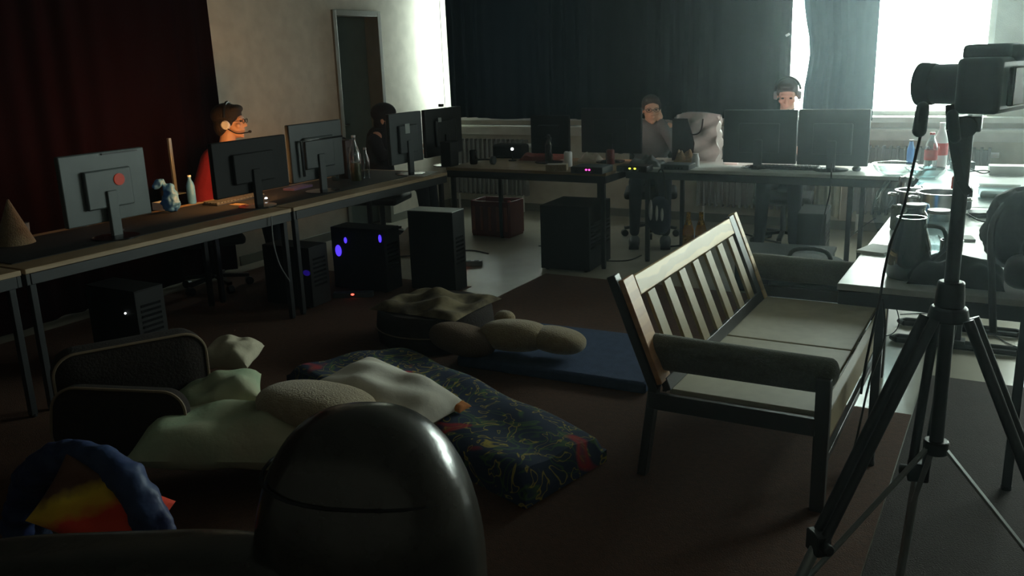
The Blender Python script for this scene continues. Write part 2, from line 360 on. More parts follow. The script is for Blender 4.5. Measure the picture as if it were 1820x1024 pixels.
# curtains
def curtain(name, p0, p1, z0, z1, m, label, amp=.04, wl=.14, edge=None, cat='curtain'):
    p0, p1 = Vector((*p0, 0)), Vector((*p1, 0)); d = p1-p0; L = d.length; d.normalize(); nrm = Vector((-d.y, d.x, 0)); nu = max(20, int(L/.02)); nv = 14; q = MB(); vs = []
    for j in range(nv+1):
        z = z0+(z1-z0)*j/nv
        for i in range(nu+1):
            sx = L*i/nu; o = amp*math.sin(2*PI*sx/wl+.6*math.sin(sx*3.1)+.3*math.sin(z*2))*(.55+.45*math.sin(sx*5.3+1))
            e = 0
            if edge:
                e = edge(z, i/nu)
            vs.append(p0+d*(sx+e)+nrm*o+Vector((0, 0, z+.008*math.sin(sx*7) if j == 0 else z)))
    fs = [(j*(nu+1)+i, j*(nu+1)+i+1, (j+1)*(nu+1)+i+1, (j+1)*(nu+1)+i) for j in range(nv) for i in range(nu)]
    q.add(vs, fs); t = thing(name, label, cat); q.build('cloth', m, t, smooth=True)
    r = MB(); r.cyl(p0+Vector((0, 0, z1+.015))+d*.02, p1+Vector((0, 0, z1+.015))-d*.005, .012, n=10); r.build('rail', M_dmetal, t, smooth=True)
    return t
t = curtain('curtain', (XL+.08, -1.2), (XL+.08, 4.93), .02, 2.9, M_curtm, 'dark maroon floor-length curtain along the left wall behind the player in red', amp=.03, wl=.2)
t = curtain('curtain', (-5.28, 7.98), (-1.77, 7.98), .985, 2.88, M_curt, 'wide black curtain drawn across the windows in the middle of the back wall')
q = MB(); c = at(1400, 62, Y=7.93); q.box(c, (.035, .012, .02), E3(0, -.5, 0)); q.build('clip', M_whpl, t, bevel=.003)
def wav(z, u): return (1-u)*(.05*math.sin((z-1.0)*2.6+.4)+.015*math.sin(z*9))
t = curtain('curtain', (-1.68, 7.98), (-1.085, 7.98), .985, 2.88, M_curtb, 'narrow curtain panel, tinted blue-grey for window flare, between the light slit and the open window', amp=.03, wl=.13, edge=wav)

# ------------------------------------------------------------------ tables
def table(name, x0, x1, y0, y1, mtop, label, h=.74, feet=False, legs=None, apron=True, group=None, legm=None):
    t = thing(name, label, 'table', ((x0+x1)/2, (y0+y1)/2, 0), 0, group); a, b = (x1-x0)/2, (y1-y0)/2; legm = legm or M_dmetal
    MB().b2((-a, -b, h-.025), (a, b, h)).build('tabletop', mtop, t, bevel=.003)
    if apron:
        q = MB(); ap = .055
        for sy in (-1, 1): q.b2((-a+.005, sy*(b-.012)-.01, h-.025-ap), (a-.005, sy*(b-.012)+.01, h-.026))
        for sx in (-1, 1): q.b2((sx*(a-.012)-.01, -b+.024, h-.025-ap), (sx*(a-.012)+.01, b-.024, h-.026))
        q.build('apron', M_edge, t, bevel=.002)
    if feet:
        along_y = (b > a); 
        for sgn in ((-1, 1) if feet is True else (1,)):
            q = MB()
            if along_y:
                yy = sgn*(b-.16); q.b2((-.03, yy-.02, .05), (.03, yy+.02, h-.026)); q.build('leg', legm, t, bevel=.004)
                q = MB(); q.tube([(-a+.06, yy-.035, .02), (a-.05, yy-.035, .02), (a-.02, yy, .02), (a-.05, yy+.035, .02), (-a+.06, yy+.035, .02), (-a+.03, yy, .02), (-a+.06, yy-.035, .02)], .016, n=8, smooth=False)
                q.b2((-.05, yy-.04, .03), (.05, yy+.04, .052)); q.build('foot', legm, t, smooth=True)
    for (lx, ly) in (legs if legs is not None else [(-a+.04, -b+.04), (a-.04, -b+.04), (-a+.04, b-.04), (a-.04, b-.04)]):
        q = MB(); q.b2((lx-.016, ly-.016, .012), (lx+.016, ly+.016, h-.026)); l = q.build('leg', legm, t, bevel=.003)
        MB().cyl((lx, ly, 0), (lx, ly, .02), .018).build('foot_cap', M_blk, l)
    return t
TH = .74
table('desk', -.54, .14, 3.36, 5.24, M_lam, 'grey desk with loop-shaped feet beside the slatted bench, its near end empty', feet='far', legs=[(-.19, -.87), (.28, -.87)])
table('desk', -.54, .14, 5.26, 7.05, M_lam, 'grey desk crowded with bottles and bowls below the bright window', feet=True, legs=[])
table('desk', -2.62, -.58, 6.34, 7.04, M_lam, 'pale desk carrying the two wide monitors in front of the radiators', legs=[(-.86, -.28), (.62, -.28), (-.78, .30), (.62, .30)])
table('desk', -4.06, -2.64, 6.02, 6.86, M_brlam, 'brown desk in the middle of the back row with the red crate under it', legs=[(-.67, -.38), (.67, -.38), (-.67, .38), (.30, .38)])
table('desk', -4.78, -3.955, .55, 2.32, M_brlam, 'brown desk at the near end of the left row, carrying the silver screen', h=.72)
table('desk', -4.78, -3.955, 2.34, 4.10, M_brlam, 'brown desk in the middle of the left row with the blue bag', h=.72)
table('desk', -4.78, -3.955, 4.12, 5.88, M_brlam, 'brown desk at the far end of the left row next to the door wall', h=.72)

for yy_, lab in ((1.45, 'large black desk mat on the near desk of the left row'), (3.22, 'large black desk mat on the middle desk of the left row'), (4.98, 'large black desk mat on the far desk of the left row')):
    q = MB(); q.b2((-.27, -.84, 0), (.30, .84, .004)); o = q.build('desk_mat', M_blkm, bevel=.001); tag(o, lab, 'desk mat', 'black desk mats on the left row', loc=(-4.42, yy_, .72))
# ------------------------------------------------------------------ monitors
def monitor(w, h, loc, rz, label, screen, back=M_blk, ztop=None, sticker=None, logo=False, inner=False, thick=.035, bz=.10, slot=False, base=True):
    t = thing('monitor', label, 'monitor', loc, rz); z0 = bz
    q = MB(); q.b2((-w/2, -thick/2, z0), (w/2, thick/2, z0+h)); q.build('housing', back, t, bevel=.006)
    q = MB(); q.box((0, -thick/2-.012, z0+h*.48), (w*.55, .026, h*.55)); q.build('back_cover', back, t, bevel=.008)
    MB().b2((-w/2+.012, thick/2, z0+.018), (w/2-.012, thick/2+.002, z0+h-.012)).build('screen', screen, t)
    q = MB(); q.b2((-.03, -.055, .012), (.03, -.03, z0+h*.45)); q.build('stand_neck', back, t, bevel=.004)
    q = MB(); q.lathe([(.001, 0), (.12, 0), (.12, .008), (.05, .016), (.001, .018)], (0, -.03, 0)); q.build('stand_base', M_blkgl, t, smooth=True)
    if sticker: MB().box((sticker[0], -thick/2-.027, z0+sticker[1]), (sticker[2], .003, sticker[3])).build('label', M_tape, t)
    if logo: 
        q = MB(); q.cyl((logo[0], -thick/2-.030, z0+logo[1]), (logo[0], -thick/2-.024, z0+logo[1]), .032, n=20); q.build('logo', M_logo, t)
    if slot: MB().box((slot[0], -thick/2-.003, z0+slot[1]), (slot[2], .010, .008)).build('vent_slot', M_blk, t)
    if inner:
        q = MB(); a, b_, c_, d_ = -w*.36, w*.44, z0+h*.10, z0+h*.72
        q.b2((a, -thick/2-.034, c_), (a+.02, -thick/2-.02, d_)); q.b2((a, -thick/2-.034, d_-.012), (b_, -thick/2-.02, d_)); q.build('cover_rim', M_blkgl, t, bevel=.003)
    return t
RL = PI/2
def mon_left(px0, px1, pytop, X, w=None, **k):
    """a left-row monitor whose top edge runs between two picture columns, back towards the room"""
    a, b = at(px0[0], px0[1], X=X), at(px1[0], px1[1], X=X); top = (a.z+b.z)/2; wd = abs(b.y-a.y)
    bz = k.pop('bz', .09); hh = top-.72-bz
    return monitor(wd, hh, (X, (a.y+b.y)/2, .72), RL, bz=bz, **k)
mon_left((98, 283), (250, 258), 0, -4.25, label='silver-backed monitor with a glowing red emblem at the near end of the left row', screen=M_scrd, back=M_gun, logo=(.06, .22), slot=(.10, .36, .22))
mon_left((370, 251), (503, 243), 0, -4.25, label='black monitor in front of the player in red', screen=M_scrw, back=M_blkm)
mon_left((508, 222), (602, 213), 0, -4.28, label='dark monitor with a raised rim on its back, beside the player in red', screen=M_scrd, back=M_dgrey, inner=True)
mon_left((687, 203), (745, 197), 0, -4.22, label='dark teal monitor with a square grey sticker near the door', screen=M_scrd, back=M_dgrey, sticker=(-.02, .27, .06, .075))
mon_left((751, 194), (816, 190), 0, -4.24, label='dark monitor with a small pale sticker at the corner of the desk rows', screen=M_scrd, back=M_blk, sticker=(-.10, .30, .045, .035))
def mon_back(xa, xb, ytop, Y, **k):
    a, b = at(xa, ytop, Y=Y), at(xb, ytop, Y=Y); bz = k.pop('bz', .07)
    return monitor(b.x-a.x, (a.z+b.z)/2-TH-bz, ((a.x+b.x)/2, Y, TH), k.pop('rz', 0), bz=bz, **k)
mon_back(1288, 1419, 195, 6.62, label='wide black monitor directly under the face of the player by the slit of light', screen=M_scrp, back=M_dgrey, thick=.03, bz=.03)
mon_back(1421, 1549, 194, 6.60, label='wide black monitor with a bright top edge next to the uncovered window', screen=M_scrp, back=M_dgrey, thick=.03, bz=.03)
mon_back(1034, 1141, 192, 6.70, label='tall black monitor hiding half of the player resting chin on hand', screen=M_scr3, back=M_blkm)
mon_back(944, 1012, 205, 6.55, label='narrow black monitor left of the thin strip of wall light', screen=M_scrd, back=M_blkm)

# ------------------------------------------------------------------ people
def hand(q, wrist, d, nrm, side, curl=.5, sc=1.0):
    """palm, four unequal bent fingers and a thumb; d points along the hand, nrm out of the palm, side towards the thumb"""
    d, nrm, side = [Vector(v).normalized() for v in (d, nrm, side)]; wrist = Vector(wrist)
    R = Matrix((side, d, nrm)).transposed()
    q.box(wrist+d*.048*sc, (.074*sc, .085*sc, .024*sc), R); q.ell(wrist+d*.045*sc, (.040*sc, .052*sc, .017*sc), R)
    for k, (o, L) in enumerate(((.031, .072), (.0105, .080), (-.0105, .074), (-.031, .058))):
        p = wrist+d*.088*sc+side*o*sc; a = 0.15; r = .0085*sc
        for sgm in (.45, .32, .23):
            a += curl*(.55+.1*k); v = d*math.cos(a)+nrm*math.sin(a); p2 = p+v*(L*sgm*sc); q.cap(p, p2, r, r*.93, 10); p = p2; r *= .93
    p = wrist+d*.028*sc+side*.034*sc
    for sgm, a in ((.034, .75), (.028, .45), (.022, .25)):
        v = (d*math.cos(a)+side*math.sin(a)+nrm*.35*curl*2).normalized(); p2 = p+v*sgm*sc; q.cap(p, p2, .0105*sc, .009*sc, 10); p = p2
def person(label, loc, rz, head_yaw=0, head_pitch=0, shirt=M_dkshirt, skin=M_skin, hair=M_hair, hstyle='short', headset=None, glasses=False,
           handsL=None, handsR=None, lean=.05, hz=1.215, cap=False, cup=M_whpl, hx=0):
    t = thing('person', label, 'person', loc, rz)
    nb = Vector((0, lean, 1.02)); hc = Vector((hx, lean+.045, hz)); HR = Matrix.Rotation(head_yaw, 3, 'Z') @ Matrix.Rotation(-head_pitch, 3, 'X')
    def hp(x, y, z): return hc + HR @ Vector((x, y, z))
    b = MB()
    b.ell(hp(0, -.012, .035), (.074, .094, .083), HR, 24, 16); b.ell(hp(0, .025, -.025), (.060, .068, .075), HR, 24, 16)
    b.ell(hp(0, .040, -.078), (.040, .045, .030), HR); b.ell(hp(0, .075, -.096), (.019, .014, .014), HR)
    b.ell(hp(0, .078, .032), (.052, .014, .012), HR)                      # brow
    b.cap(hp(0, .088, .018), hp(0, .108, -.020), .008, .013, 12); b.ell(hp(-.011, .098, -.024), .009, n=10, m=8); b.ell(hp(.011, .098, -.024), .009, n=10, m=8)
    b.ell(hp(0, .090, -.050), (.023, .010, .006), HR); b.ell(hp(0, .087, -.062), (.019, .010, .007), HR)
    for sx in (-1, 1):
        b.ell(hp(sx*.045, .066, -.018), (.020, .018, .018), HR); b.ell(hp(sx*.077, -.008, -.005), (.009, .019, .030), HR)
    b.cap(hc+Vector((0, -.025, -.07)), nb+Vector((0, -.01, -.02)), .054, .060, 18)
    b.cap(nb+Vector((-.15, 0, -.07)), nb+Vector((.15, 0, -.07)), .05, .05); b.cap((0, lean*.6, .92), (0, 0, .58), .105, .11, 18)
    sh = {}
    default = {-1: dict(el=(-.26, .14, .79), wr=(-.16, .35, .845), d=(.1, 1, -.05), n=(0, 0, -1), s=(1, 0, 0)), 1: dict(el=(.26, .14, .79), wr=(.16, .35, .845), d=(-.1, 1, -.05), n=(0, 0, -1), s=(-1, 0, 0))}
    if handsL: default[-1] = handsL
    if handsR: default[1] = handsR
    c = MB()
    for sx in (-1, 1):
        A = default[sx]; sp = nb+Vector((sx*.185, -.01, -.10)); el, wr = Vector(A['el']), Vector(A['wr'])
        b.cap(sp, el, .040, .034); b.cap(el, wr, .036, .024); hand(b, wr, A['d'], A['n'], A['s'], A.get('c', .35))
        c.cap(sp, el, .064, .050); c.cap(el, el.lerp(wr, .25 if shirt is M_redsh else .85), .048, .042)
        c.cap(nb+Vector((0, -.01, -.02)), sp, .060, .060)
    b.build('body', skin, t, remesh=.0065)
    c.cap((0, lean*.6, .92), (0, -.005, .60), .128, .132, 18); c.ell((0, lean*.7, .84), (.185, .115, .20)); c.ell((0, .01, .62), (.165, .125, .19)); c.ell((0, lean, .95), (.165, .095, .09)); c.build('shirt', shirt, t, remesh=.011)
    l = MB()
    for sx in (-1, 1):
        l.cap((sx*.09, 0, .55), (sx*.12, .43, .54), .088, .062); l.cap((sx*.12, .43, .54), (sx*.13, .47, .12), .062, .043)
        s_ = MB(); s_.ell((sx*.13, .53, .045), (.048, .135, .045), e=.8); s_.b2((sx*.13-.042, .40, .0), (sx*.13+.042, .655, .03)); s_.build('shoe', M_shoe, t, smooth=True, remesh=.009)
    l.ell((0, -.01, .53), (.17, .13, .10)); l.build('trousers', M_jeans, t, remesh=.012)
    for sx in (-1, 1):
        MB().ell(hp(sx*.031, .083, .012), (.0115, .008, .007), HR, 12, 8).build('eye', M_eye, t, smooth=True)
    h = MB()
    if hstyle == 'short':
        h.ell(hp(0, -.022, .055), (.081, .098, .078), HR, 24, 16); h.ell(hp(0, -.052, .0), (.074, .062, .07), HR); h.ell(hp(0, .045, .100), (.058, .040, .026), HR)
        for sx in (-1, 1): h.ell(hp(sx*.070, .008, .035), (.014, .035, .038), HR)
    elif hstyle == 'bushy':
        h.ell(hp(0, -.030, .055), (.096, .112, .088), HR, 24, 16); h.ell(hp(0, -.060, -.02), (.088, .065, .085), HR); h.ell(hp(0, .045, .098), (.070, .050, .032), HR)
        for sx in (-1, 1): h.ell(hp(sx*.078, -.005, .02), (.018, .05, .05), HR)
    h.build('hair', hair, t, remesh=.007)
    if cap:
        h = MB(); h.ell(hp(0, -.02, .065), (.100, .118, .092), HR); h.ell(hp(0, -.04, -.03), (.09, .075, .11), HR); h.build('hood', shirt, t, remesh=.008)
    if headset:
        pts = [hp(.098*math.sin(a), -.012, .03+.118*math.cos(a)) for a in [(-1.45+2.9*k/12) for k in range(13)]]
        q = MB(); q.tube(pts, .010, n=8); q.build('headset_band', M_blk, t, smooth=True)
        for sx in (-1, 1):
            q = MB(); q.cyl(hp(sx*.078, -.010, -.008), hp(sx*.106, -.010, -.008), .036, .030, n=20); q.build('ear_cup', cup, t, bevel=.006)
        q = MB(); sx = headset; q.tube([hp(sx*.098, .0, -.03), hp(sx*.085, .06, -.070), hp(sx*.045, .115, -.070), hp(sx*.02, .135, -.066)], .004); q.ell(hp(sx*.018, .138, -.065), (.010, .012, .010)); q.build('microphone', M_blk, t, smooth=True)
    if glasses:
        q = MB()
        for sx in (-1, 1):
            ring = [hp(sx*.032+.024*math.cos(a), .104, .012+.016*math.sin(a)) for a in [2*PI*k/14 for k in range(15)]]; q.tube(ring, .0022, n=6, smooth=False)
            q.tube([hp(sx*.056, .102, .016), hp(sx*.076, .06, .016), hp(sx*.078, -.01, .012)], .0022, n=6)
        q.tube([hp(-.008, .106, .014), hp(.008, .106, .014)], .0022, n=6, smooth=False); q.build('glasses', M_blk, t, smooth=True)
    return t
# the player in red, in profile
p = at(408, 216, X=-4.98)
person('person in a red t-shirt and glasses wearing a headset with a white ear cup', (p.x-.125, p.y-.19, 0), -.62, lean=.19, shirt=M_redsh, skin=M_skin, hair=M_hair, hstyle='bushy', headset=1, glasses=True, hz=p.z-.01, head_yaw=-.47)
p = at(668, 212, X=-5.02)
person('person in a black hooded top seated in front of the dark door', (p.x, p.y, 0), -PI/2+.3, shirt=M_dkshirt, skin=M_skin, hair=M_hair, hstyle='short', cap=True, hz=p.z-.01)
p = at(1149, 192, Y=7.38)
person('person in glasses resting their chin on a raised fist at the middle desk', (p.x+.03, p.y+.04, 0), PI+.35, shirt=M_gysh, skin=M_skin, hair=M_hairb, glasses=True, hz=p.z-.015, lean=.07, head_yaw=.15, head_pitch=.05,
       handsL=dict(el=(-.20, .22, .80), wr=(-.07, .135, 1.035), d=(.35, -.15, .9), n=(.3, -.9, .1), s=(.9, .3, -.2), c=1.1))
p = at(1400, 168, Y=7.40)
person('person with short brown hair and headphones looking down at the two wide monitors', (p.x, p.y+.04, 0), PI+.12, shirt=M_dkshirt, skin=M_skinl, hair=M_hairb, headset=-1, cup=M_grey, hz=p.z, head_pitch=.42, lean=.06, head_yaw=.05)

# office chairs
def office_chair(label, loc, rz):
    t = thing('office_chair', label, 'chair', loc, rz)
    q = MB(); q.box((0, 0, .385), (.46, .44, .07)); q.build('seat', M_blkm, t, bevel=.025)
    q = MB(); q.box((0, -.28, .64), (.40, .05, .30), E3(.08, 0, 0)); q.build('backrest', M_blkm, t, bevel=.022)
    q = MB(); q.beam((0, -.12, .345), (0, -.285, .40), .05, .012); q.beam((0, -.30, .40), (0, -.30, .66), .05, .012); q.build('back_bracket', M_dmetal, t, bevel=.003)
    q = MB(); q.cyl((0, 0, .09), (0, 0, .36), .025); q.build('column', M_dmetal, t, smooth=True)
    for k in range(5):
        a = 2*PI*k/5+.3; e = (.24*math.cos(a), .24*math.sin(a)); q = MB(); q.beam((0, 0, .10), (e[0], e[1], .075), .04, .025); l = q.build('base_arm', M_blk, t, bevel=.004)
        q = MB(); n_ = Vector((-math.sin(a), math.cos(a), 0)); q.cyl(Vector((e[0], e[1], .03))-n_*.02, Vector((e[0], e[1], .03))+n_*.02, .03); q.build('caster', M_blk, l, smooth=True)
    return t
c1 = office_chair('black office chair under the player in red', (-5.07, 4.56, 0), -.62)
ps = [o for o in COL.objects if o.name.startswith('person') and o.parent is None]
c1.location = ps[0].location
for o_, lb in ((ps[1], 'black office chair under the hooded player by the door'), (ps[2], 'black office chair under the player resting chin on hand'), (ps[3], 'black office chair under the player behind the two wide monitors')):
    dup(c1, lb, o_.location, o_.rotation_euler.z)

# ------------------------------------------------------------------ slatted bench
X0, X1, Y0, Y1 = -1.13, -.49, 3.06, 4.48
B = thing('slatted_bench', 'two-seat wooden bench with pine slatted back, grey-green padded arms and beige seat boards', 'bench', ((X0+X1)/2, (Y0+Y1)/2, 0))
def lb(v): return Vector(v)-Vector(B.location)
def back_x(z): return X0+.07-.17*(z-.36)/.42       # the leaning plane of the back
def bk(y, z, off=0): return lb((back_x(z)+off, y, z))
q = MB(); q.beam(bk(3.04, .742), bk(4.30, .742), .022, .078, upv=(-.37, 0, .93)); q.build('top_rail', M_pine, B, bevel=.003)
q = MB(); q.beam(bk(2.985, .785), bk(2.985, .40), .022, .10, upv=(0, 1, 0)); q.build('stile', M_pinet, B, bevel=.003)
q = MB(); q.beam(bk(4.335, .785), bk(4.335, .36), .026, .075, upv=(0, 1, 0)); q.build('stile', M_dwood, B, bevel=.003)
for k in range(7):
    y = 3.14+k*(4.22-3.14)/6; q = MB(); q.beam(bk(y, .703, .004), bk(y, .37, .004), .014, .075, upv=(0, 1, 0)); q.build('slat', M_slat, B, bevel=.002)
q = MB(); q.beam(bk(2.98, .385), bk(4.36, .385), .03, .05, upv=(-.37, 0, .93)); q.build('lower_rail', M_dwood, B, bevel=.003)
for y, ox, m_ in ((2.985, -.05, M_dwood), (4.40, .0, M_pine)):
    q = MB(); q.beam(lb((back_x(.79)+ox, y, .79)), lb((back_x(.36)+ox, y, .36)), .035, .05, upv=(0, 1, 0)); q.beam(lb((back_x(.37)+ox, y, .37)), lb((X0-.03, y, 0)), .035, .05, upv=(0, 1, 0)); q.build('rear_leg', m_, B, bevel=.004)
for y in (2.98, 4.47):
    q = MB(); q.b2(lb((X1-.035, y-.02, 0)), lb((X1+.015, y+.02, .50))); q.build('front_leg', M_dwood, B, bevel=.004)
for y in (2.965, 4.46):
    q = MB(); q.b2(lb((X0, y-.012, .29)), lb((X1-.03, y+.012, .355))); q.build('side_rail', M_dwood, B, bevel=.003)
for y, zz in ((3.03, .515), (4.52, .515)):
    q = MB(); q.cyl(lb((X0-.02, y, zz)), lb((X1-.0, y, zz-.01)), .052, .052, 20); q.ell(lb((X0-.02, y, zz)), (.035, .052, .052)); q.ell(lb((X1, y, zz-.01)), (.03, .052, .052)); q.box(lb(((X0+X1)/2, y, zz-.045)), (X1-X0, .088, .07))
    q.build('armrest_pad', M_uph, B, smooth=True, remesh=.012)
for y0_, y1_ in ((3.0, 3.715), (3.73, 4.43)):
    q = MB(); q.b2(lb((X0+.07, y0_, .345)), lb((X1-.035, y1_, .365))); q.build('seat_board', M_seat, B, bevel=.003)
q = MB(); q.b2(lb((X0+.045, 2.99, .352)), lb((X0+.062, 4.44, .375))); q.build('rear_seat_rail', M_metal, B, bevel=.002)
q = MB(); q.b2(lb((X1-.02, 3.0, .27)), lb((X1+.012, 4.44, .375))); q.build('front_rail', M_slat, B, bevel=.003)
q = MB(); q.b2(lb((X0, 4.435, .365)), lb((X1, 4.458, .42))); q.build('end_rail', M_dwood, B, bevel=.003)
c = MB(); c.beam(lb((X1-.01, 3.0, .16)), lb((X1-.01, 4.44, .16)), .02, .03); c.build('stretcher', M_dwood, B, bevel=.003)

# ------------------------------------------------------------------ tripod and camera in the right foreground
TX, TY = -.095, 2.0
T = thing('tripod', 'dark camera tripod with spread braces standing beside the grey desk', 'tripod', (TX, TY, 0))
q = MB(); q.cyl((0, 0, 1.05), (0, 0, 1.43), .0145, n=20); q.cyl((0, 0, .74), (0, 0, 1.05), .0145, n=16); q.build('center_column', M_dmetal, T, smooth=True)
q = MB(); q.cyl((0, 0, 1.06), (0, 0, 1.115), .030, .026, 20); q.cyl((0, 0, 1.03), (0, 0, 1.06), .042, .036, 20); q.build('collar', M_blk, T, bevel=.004)
q = MB(); q.box((0, 0, 1.44), (.055, .055, .03)); q.cyl((-.0, -.03, 1.435), (0, .03, 1.435), .022); q.build('tripod_head', M_blk, T, bevel=.003)
LEGR = .52; hub = Vector((0, 0, .74))
for a in (math.radians(222), math.radians(345), math.radians(100)):
    dv = Vector((math.cos(a), math.sin(a), 0)); top = dv*.045+Vector((0, 0, 1.04)); fo = dv*LEGR+Vector((0, 0, .02)); sd = Vector((-dv.y, dv.x, 0))
    q = MB(); mid = top.lerp(fo, .48)
    for s_ in (-1, 1): q.cyl(top+sd*.016*s_, mid+sd*.016*s_, .011, .011, 12)
    L_ = q.build('leg', M_dmetal, T, smooth=True)
    q = MB(); q.box(mid, (.05, .034, .05), RZ(a+PI/2)); q.cyl(mid+sd*.02, mid+sd*.045, .013); q.build('leg_clamp', M_blk, L_, bevel=.004)
    q = MB(); q.cyl(mid, fo, .0125, .0115, 12); q.build('lower_leg', M_silver, L_, smooth=True)
    q = MB(); q.cyl(fo+Vector((0, 0, -.02)), fo+Vector((0, 0, .03)), .02, .014, 12); q.build('rubber_foot', M_blk, L_, smooth=True)
    q = MB(); m2 = top.lerp(fo, .60); q.beam(hub+dv*.02, m2, .012, .006); q.build('brace', M_silver, T, bevel=.001)
q = MB(); q.cyl((0, 0, .725), (0, 0, .755), .026, n=16); q.build('brace_hub', M_blk, T, bevel=.003)

DC = thing('camera', 'black camera with hanging strap and cable mounted on the tripod, lens towards the room', 'camera', (TX+.040, TY+.022, 1.462), math.radians(163)); DC.scale = (1.22, 1.22, 1.12)
# local +x = where the lens points
q = MB(); q.prism([(-.035, -.075), (.028, -.075), (.040, -.062), (.052, -.058), (.052, -.035), (.036, -.028), (.036, .060), (.028, .075), (-.035, .075)], 0, .094); q.build('camera_body', M_blk, DC, bevel=.008)
q = MB(); q.prism([(-.030, -.030), (.046, -.024), (.046, .024), (-.030, .030)], .088, .116); q.box((-.03, 0, .10), (.03, .045, .028)); q.build('viewfinder_hump', M_blk, DC, bevel=.008)
q = MB(); q.cyl((.036, 0, .047), (.095, 0, .047), .036, .036, 32); q.build('lens', M_blk, DC, bevel=.004)
q = MB(); q.cyl((.090, 0, .047), (.118, 0, .047), .037, .040, 32); q.build('lens_hood', M_blkm, DC, bevel=.003)
q = MB(); q.cyl((.118, 0, .047), (.119, 0, .047), .033, .033, 32); q.build('front_glass', M_smoke, DC)
q = MB(); q.cyl((-.0, -.055, .094), (0, -.055, .102), .016); q.cyl((.015, -.055, .094), (.03, -.055, .100), .008); q.build('mode_dial', M_blkgl, DC, bevel=.002)
q = MB(); q.b2((-.045, -.045, .012), (-.035, .045, .078)); q.build('eyepiece_screen', M_blkgl, DC, bevel=.003)
def wpts(pts, **k): return [at(*p, **k) for p in pts]
def cable(label, pts, r, m, name='cable', cat='cable', group=None):
    o = thing(name, label, cat, pts[0], 0, group); q = MB(); q.tube([Vector(p)-Vector(pts[0]) for p in pts], r, n=8); q.build('cord', m, o, smooth=True); return o
def mono(name, label, cat, q, m, loc, group=None, **k):
    o = q.build(name, m, **k); tag(o, label, cat, group, loc=loc); return o
dy = 1.86
cb = wpts([(1645, 182), (1641, 200), (1636, 240), (1622, 300), (1606, 370), (1585, 430), (1572, 480), (1562, 540), (1540, 640), (1530, 700)], Y=dy)
o = cable('black remote-release cable hanging from the camera lens with a thick plug', cb, .0028, M_blk)
q = MB(); a, b = at(1640, 192, Y=dy)-cb[0], at(1634, 232, Y=dy)-cb[0]; q.cap(a, b, .012, .013, 14); q.build('plug', M_blk, o, smooth=True)
st = wpts([(1688, 186), (1690, 230), (1700, 290), (1706, 320), (1722, 345)], Y=1.95)
q = MB()
for i in range(len(st)-1): q.beam(st[i]-st[0], st[i+1]-st[0], .016, .003, upv=(.2, -1, 0))
o = thing('camera_strap', 'black neck strap dangling beside the tripod column', 'strap', st[0]); q.build('band', M_blk, o)
q = MB(); q.cap(at(1693, 205, Y=1.94)-st[0], at(1697, 245, Y=1.94)-st[0], .011, .011); q.build('buckle', M_blk, o, smooth=True)

# ------------------------------------------------------------------ things on the right desk
def bottle(h, r, loc, label, m, capm, lab=None, group=None, cat='bottle', neck=.4):
    t = thing('bottle', label, cat, loc, 0, group)
    q = MB(); q.lathe([(.001, 0), (r*.9, 0), (r, .02*h/.3), (r, h*.62), (r*.85, h*.70), (r*neck, h*.86), (r*neck*.9, h*.95)]); q.build('bottle_body', m, t, smooth=True)
    q = MB(); q.cyl((0, 0, h*.94), (0, 0, h), r*neck*1.05, n=16); q.build('cap', capm, t, bevel=.001)
    if lab: q = MB(); q.cyl((0, 0, h*.28), (0, 0, h*.55), r*1.02, n=28, caps=False); q.build('label', lab, t, smooth=True)
    return t
def place(px, py, z=TH): v = at(px, py, z=z); return (v.x, v.y, z)
bottle(.31, .047, place(1669, 297), 'white plastic bottle with a red label at the window end of the desk', M_whpl, M_whpl, M_redlb)
bottle(.26, .042, place(1652, 303), 'clear squat bottle with a red label left of the white bottle', M_pet, M_redlb, M_redlb)
bottle(.22, .04, place(1694, 303), 'pale bottle beside the white bottle, right of it', M_pet, M_whpl)
bottle(.17, .025, place(1617, 290), 'small dark blue bottle standing by the spoon', M_bluebag, M_blk, neck=.6)
def bowl(r, h, loc, label, m, name='bowl', wall=.004):
    q = MB(); q.lathe([(.001, 0), (r*.5, 0), (r*.55, .004), (r*.85, h*.5), (r, h), (r-wall, h), (r*.82, h*.5), (r*.5, .01), (.001, .008)]); return mono(name, label, 'bowl', q, m, loc, smooth=True)
bowl(.14, .08, place(1588, 312), 'wide clear bowl at the corner where the desks meet', M_glass)
bowl(.12, .07, place(1646, 318), 'clear plastic bowl behind the steel pot', M_pet)
def pot(r, h, loc, label, m):
    t = thing('cooking_pot', label, 'pot', loc); q = MB(); q.lathe([(.001, 0), (r, 0), (r, h), (r+.008, h), (r+.008, h+.004), (r-.004, h+.004), (r-.004, .006), (.001, .006)], n=36); q.build('pot_body', m, t, smooth=True)
    for s_ in (-1, 1): q = MB(); q.tube([(s_*r, -.035, h*.75), (s_*(r+.035), -.03, h*.78), (s_*(r+.035), .03, h*.78), (s_*r, .035, h*.75)], .005); q.build('handle', m, t, smooth=True)
pot(.105, .13, place(1668, 388), 'shiny steel cooking pot in the middle of the crowded desk', M_metal)
pot(.08, .10, place(1620, 372), 'small steel pot left of the larger steel pot', M_metal)
def jar(r, h, loc, label, m, lidm):
    t = thing('jar', label, 'jar', loc); q = MB(); q.lathe([(.001, 0), (r, 0), (r, h*.8), (r*.75, h*.92), (r*.75, h)]); q.build('jar_body', m, t, smooth=True)
    q = MB(); q.cyl((0, 0, h), (0, 0, h+.015), r*.8, n=24); q.build('lid', lidm, t, bevel=.002)
jar(.055, .16, place(1622, 432), 'smoky glass jar behind the dark jug', M_smoke, M_dgrey)
jar(.06, .15, place(1664, 440), 'round clear jar against the steel pot', M_pet, M_grey)
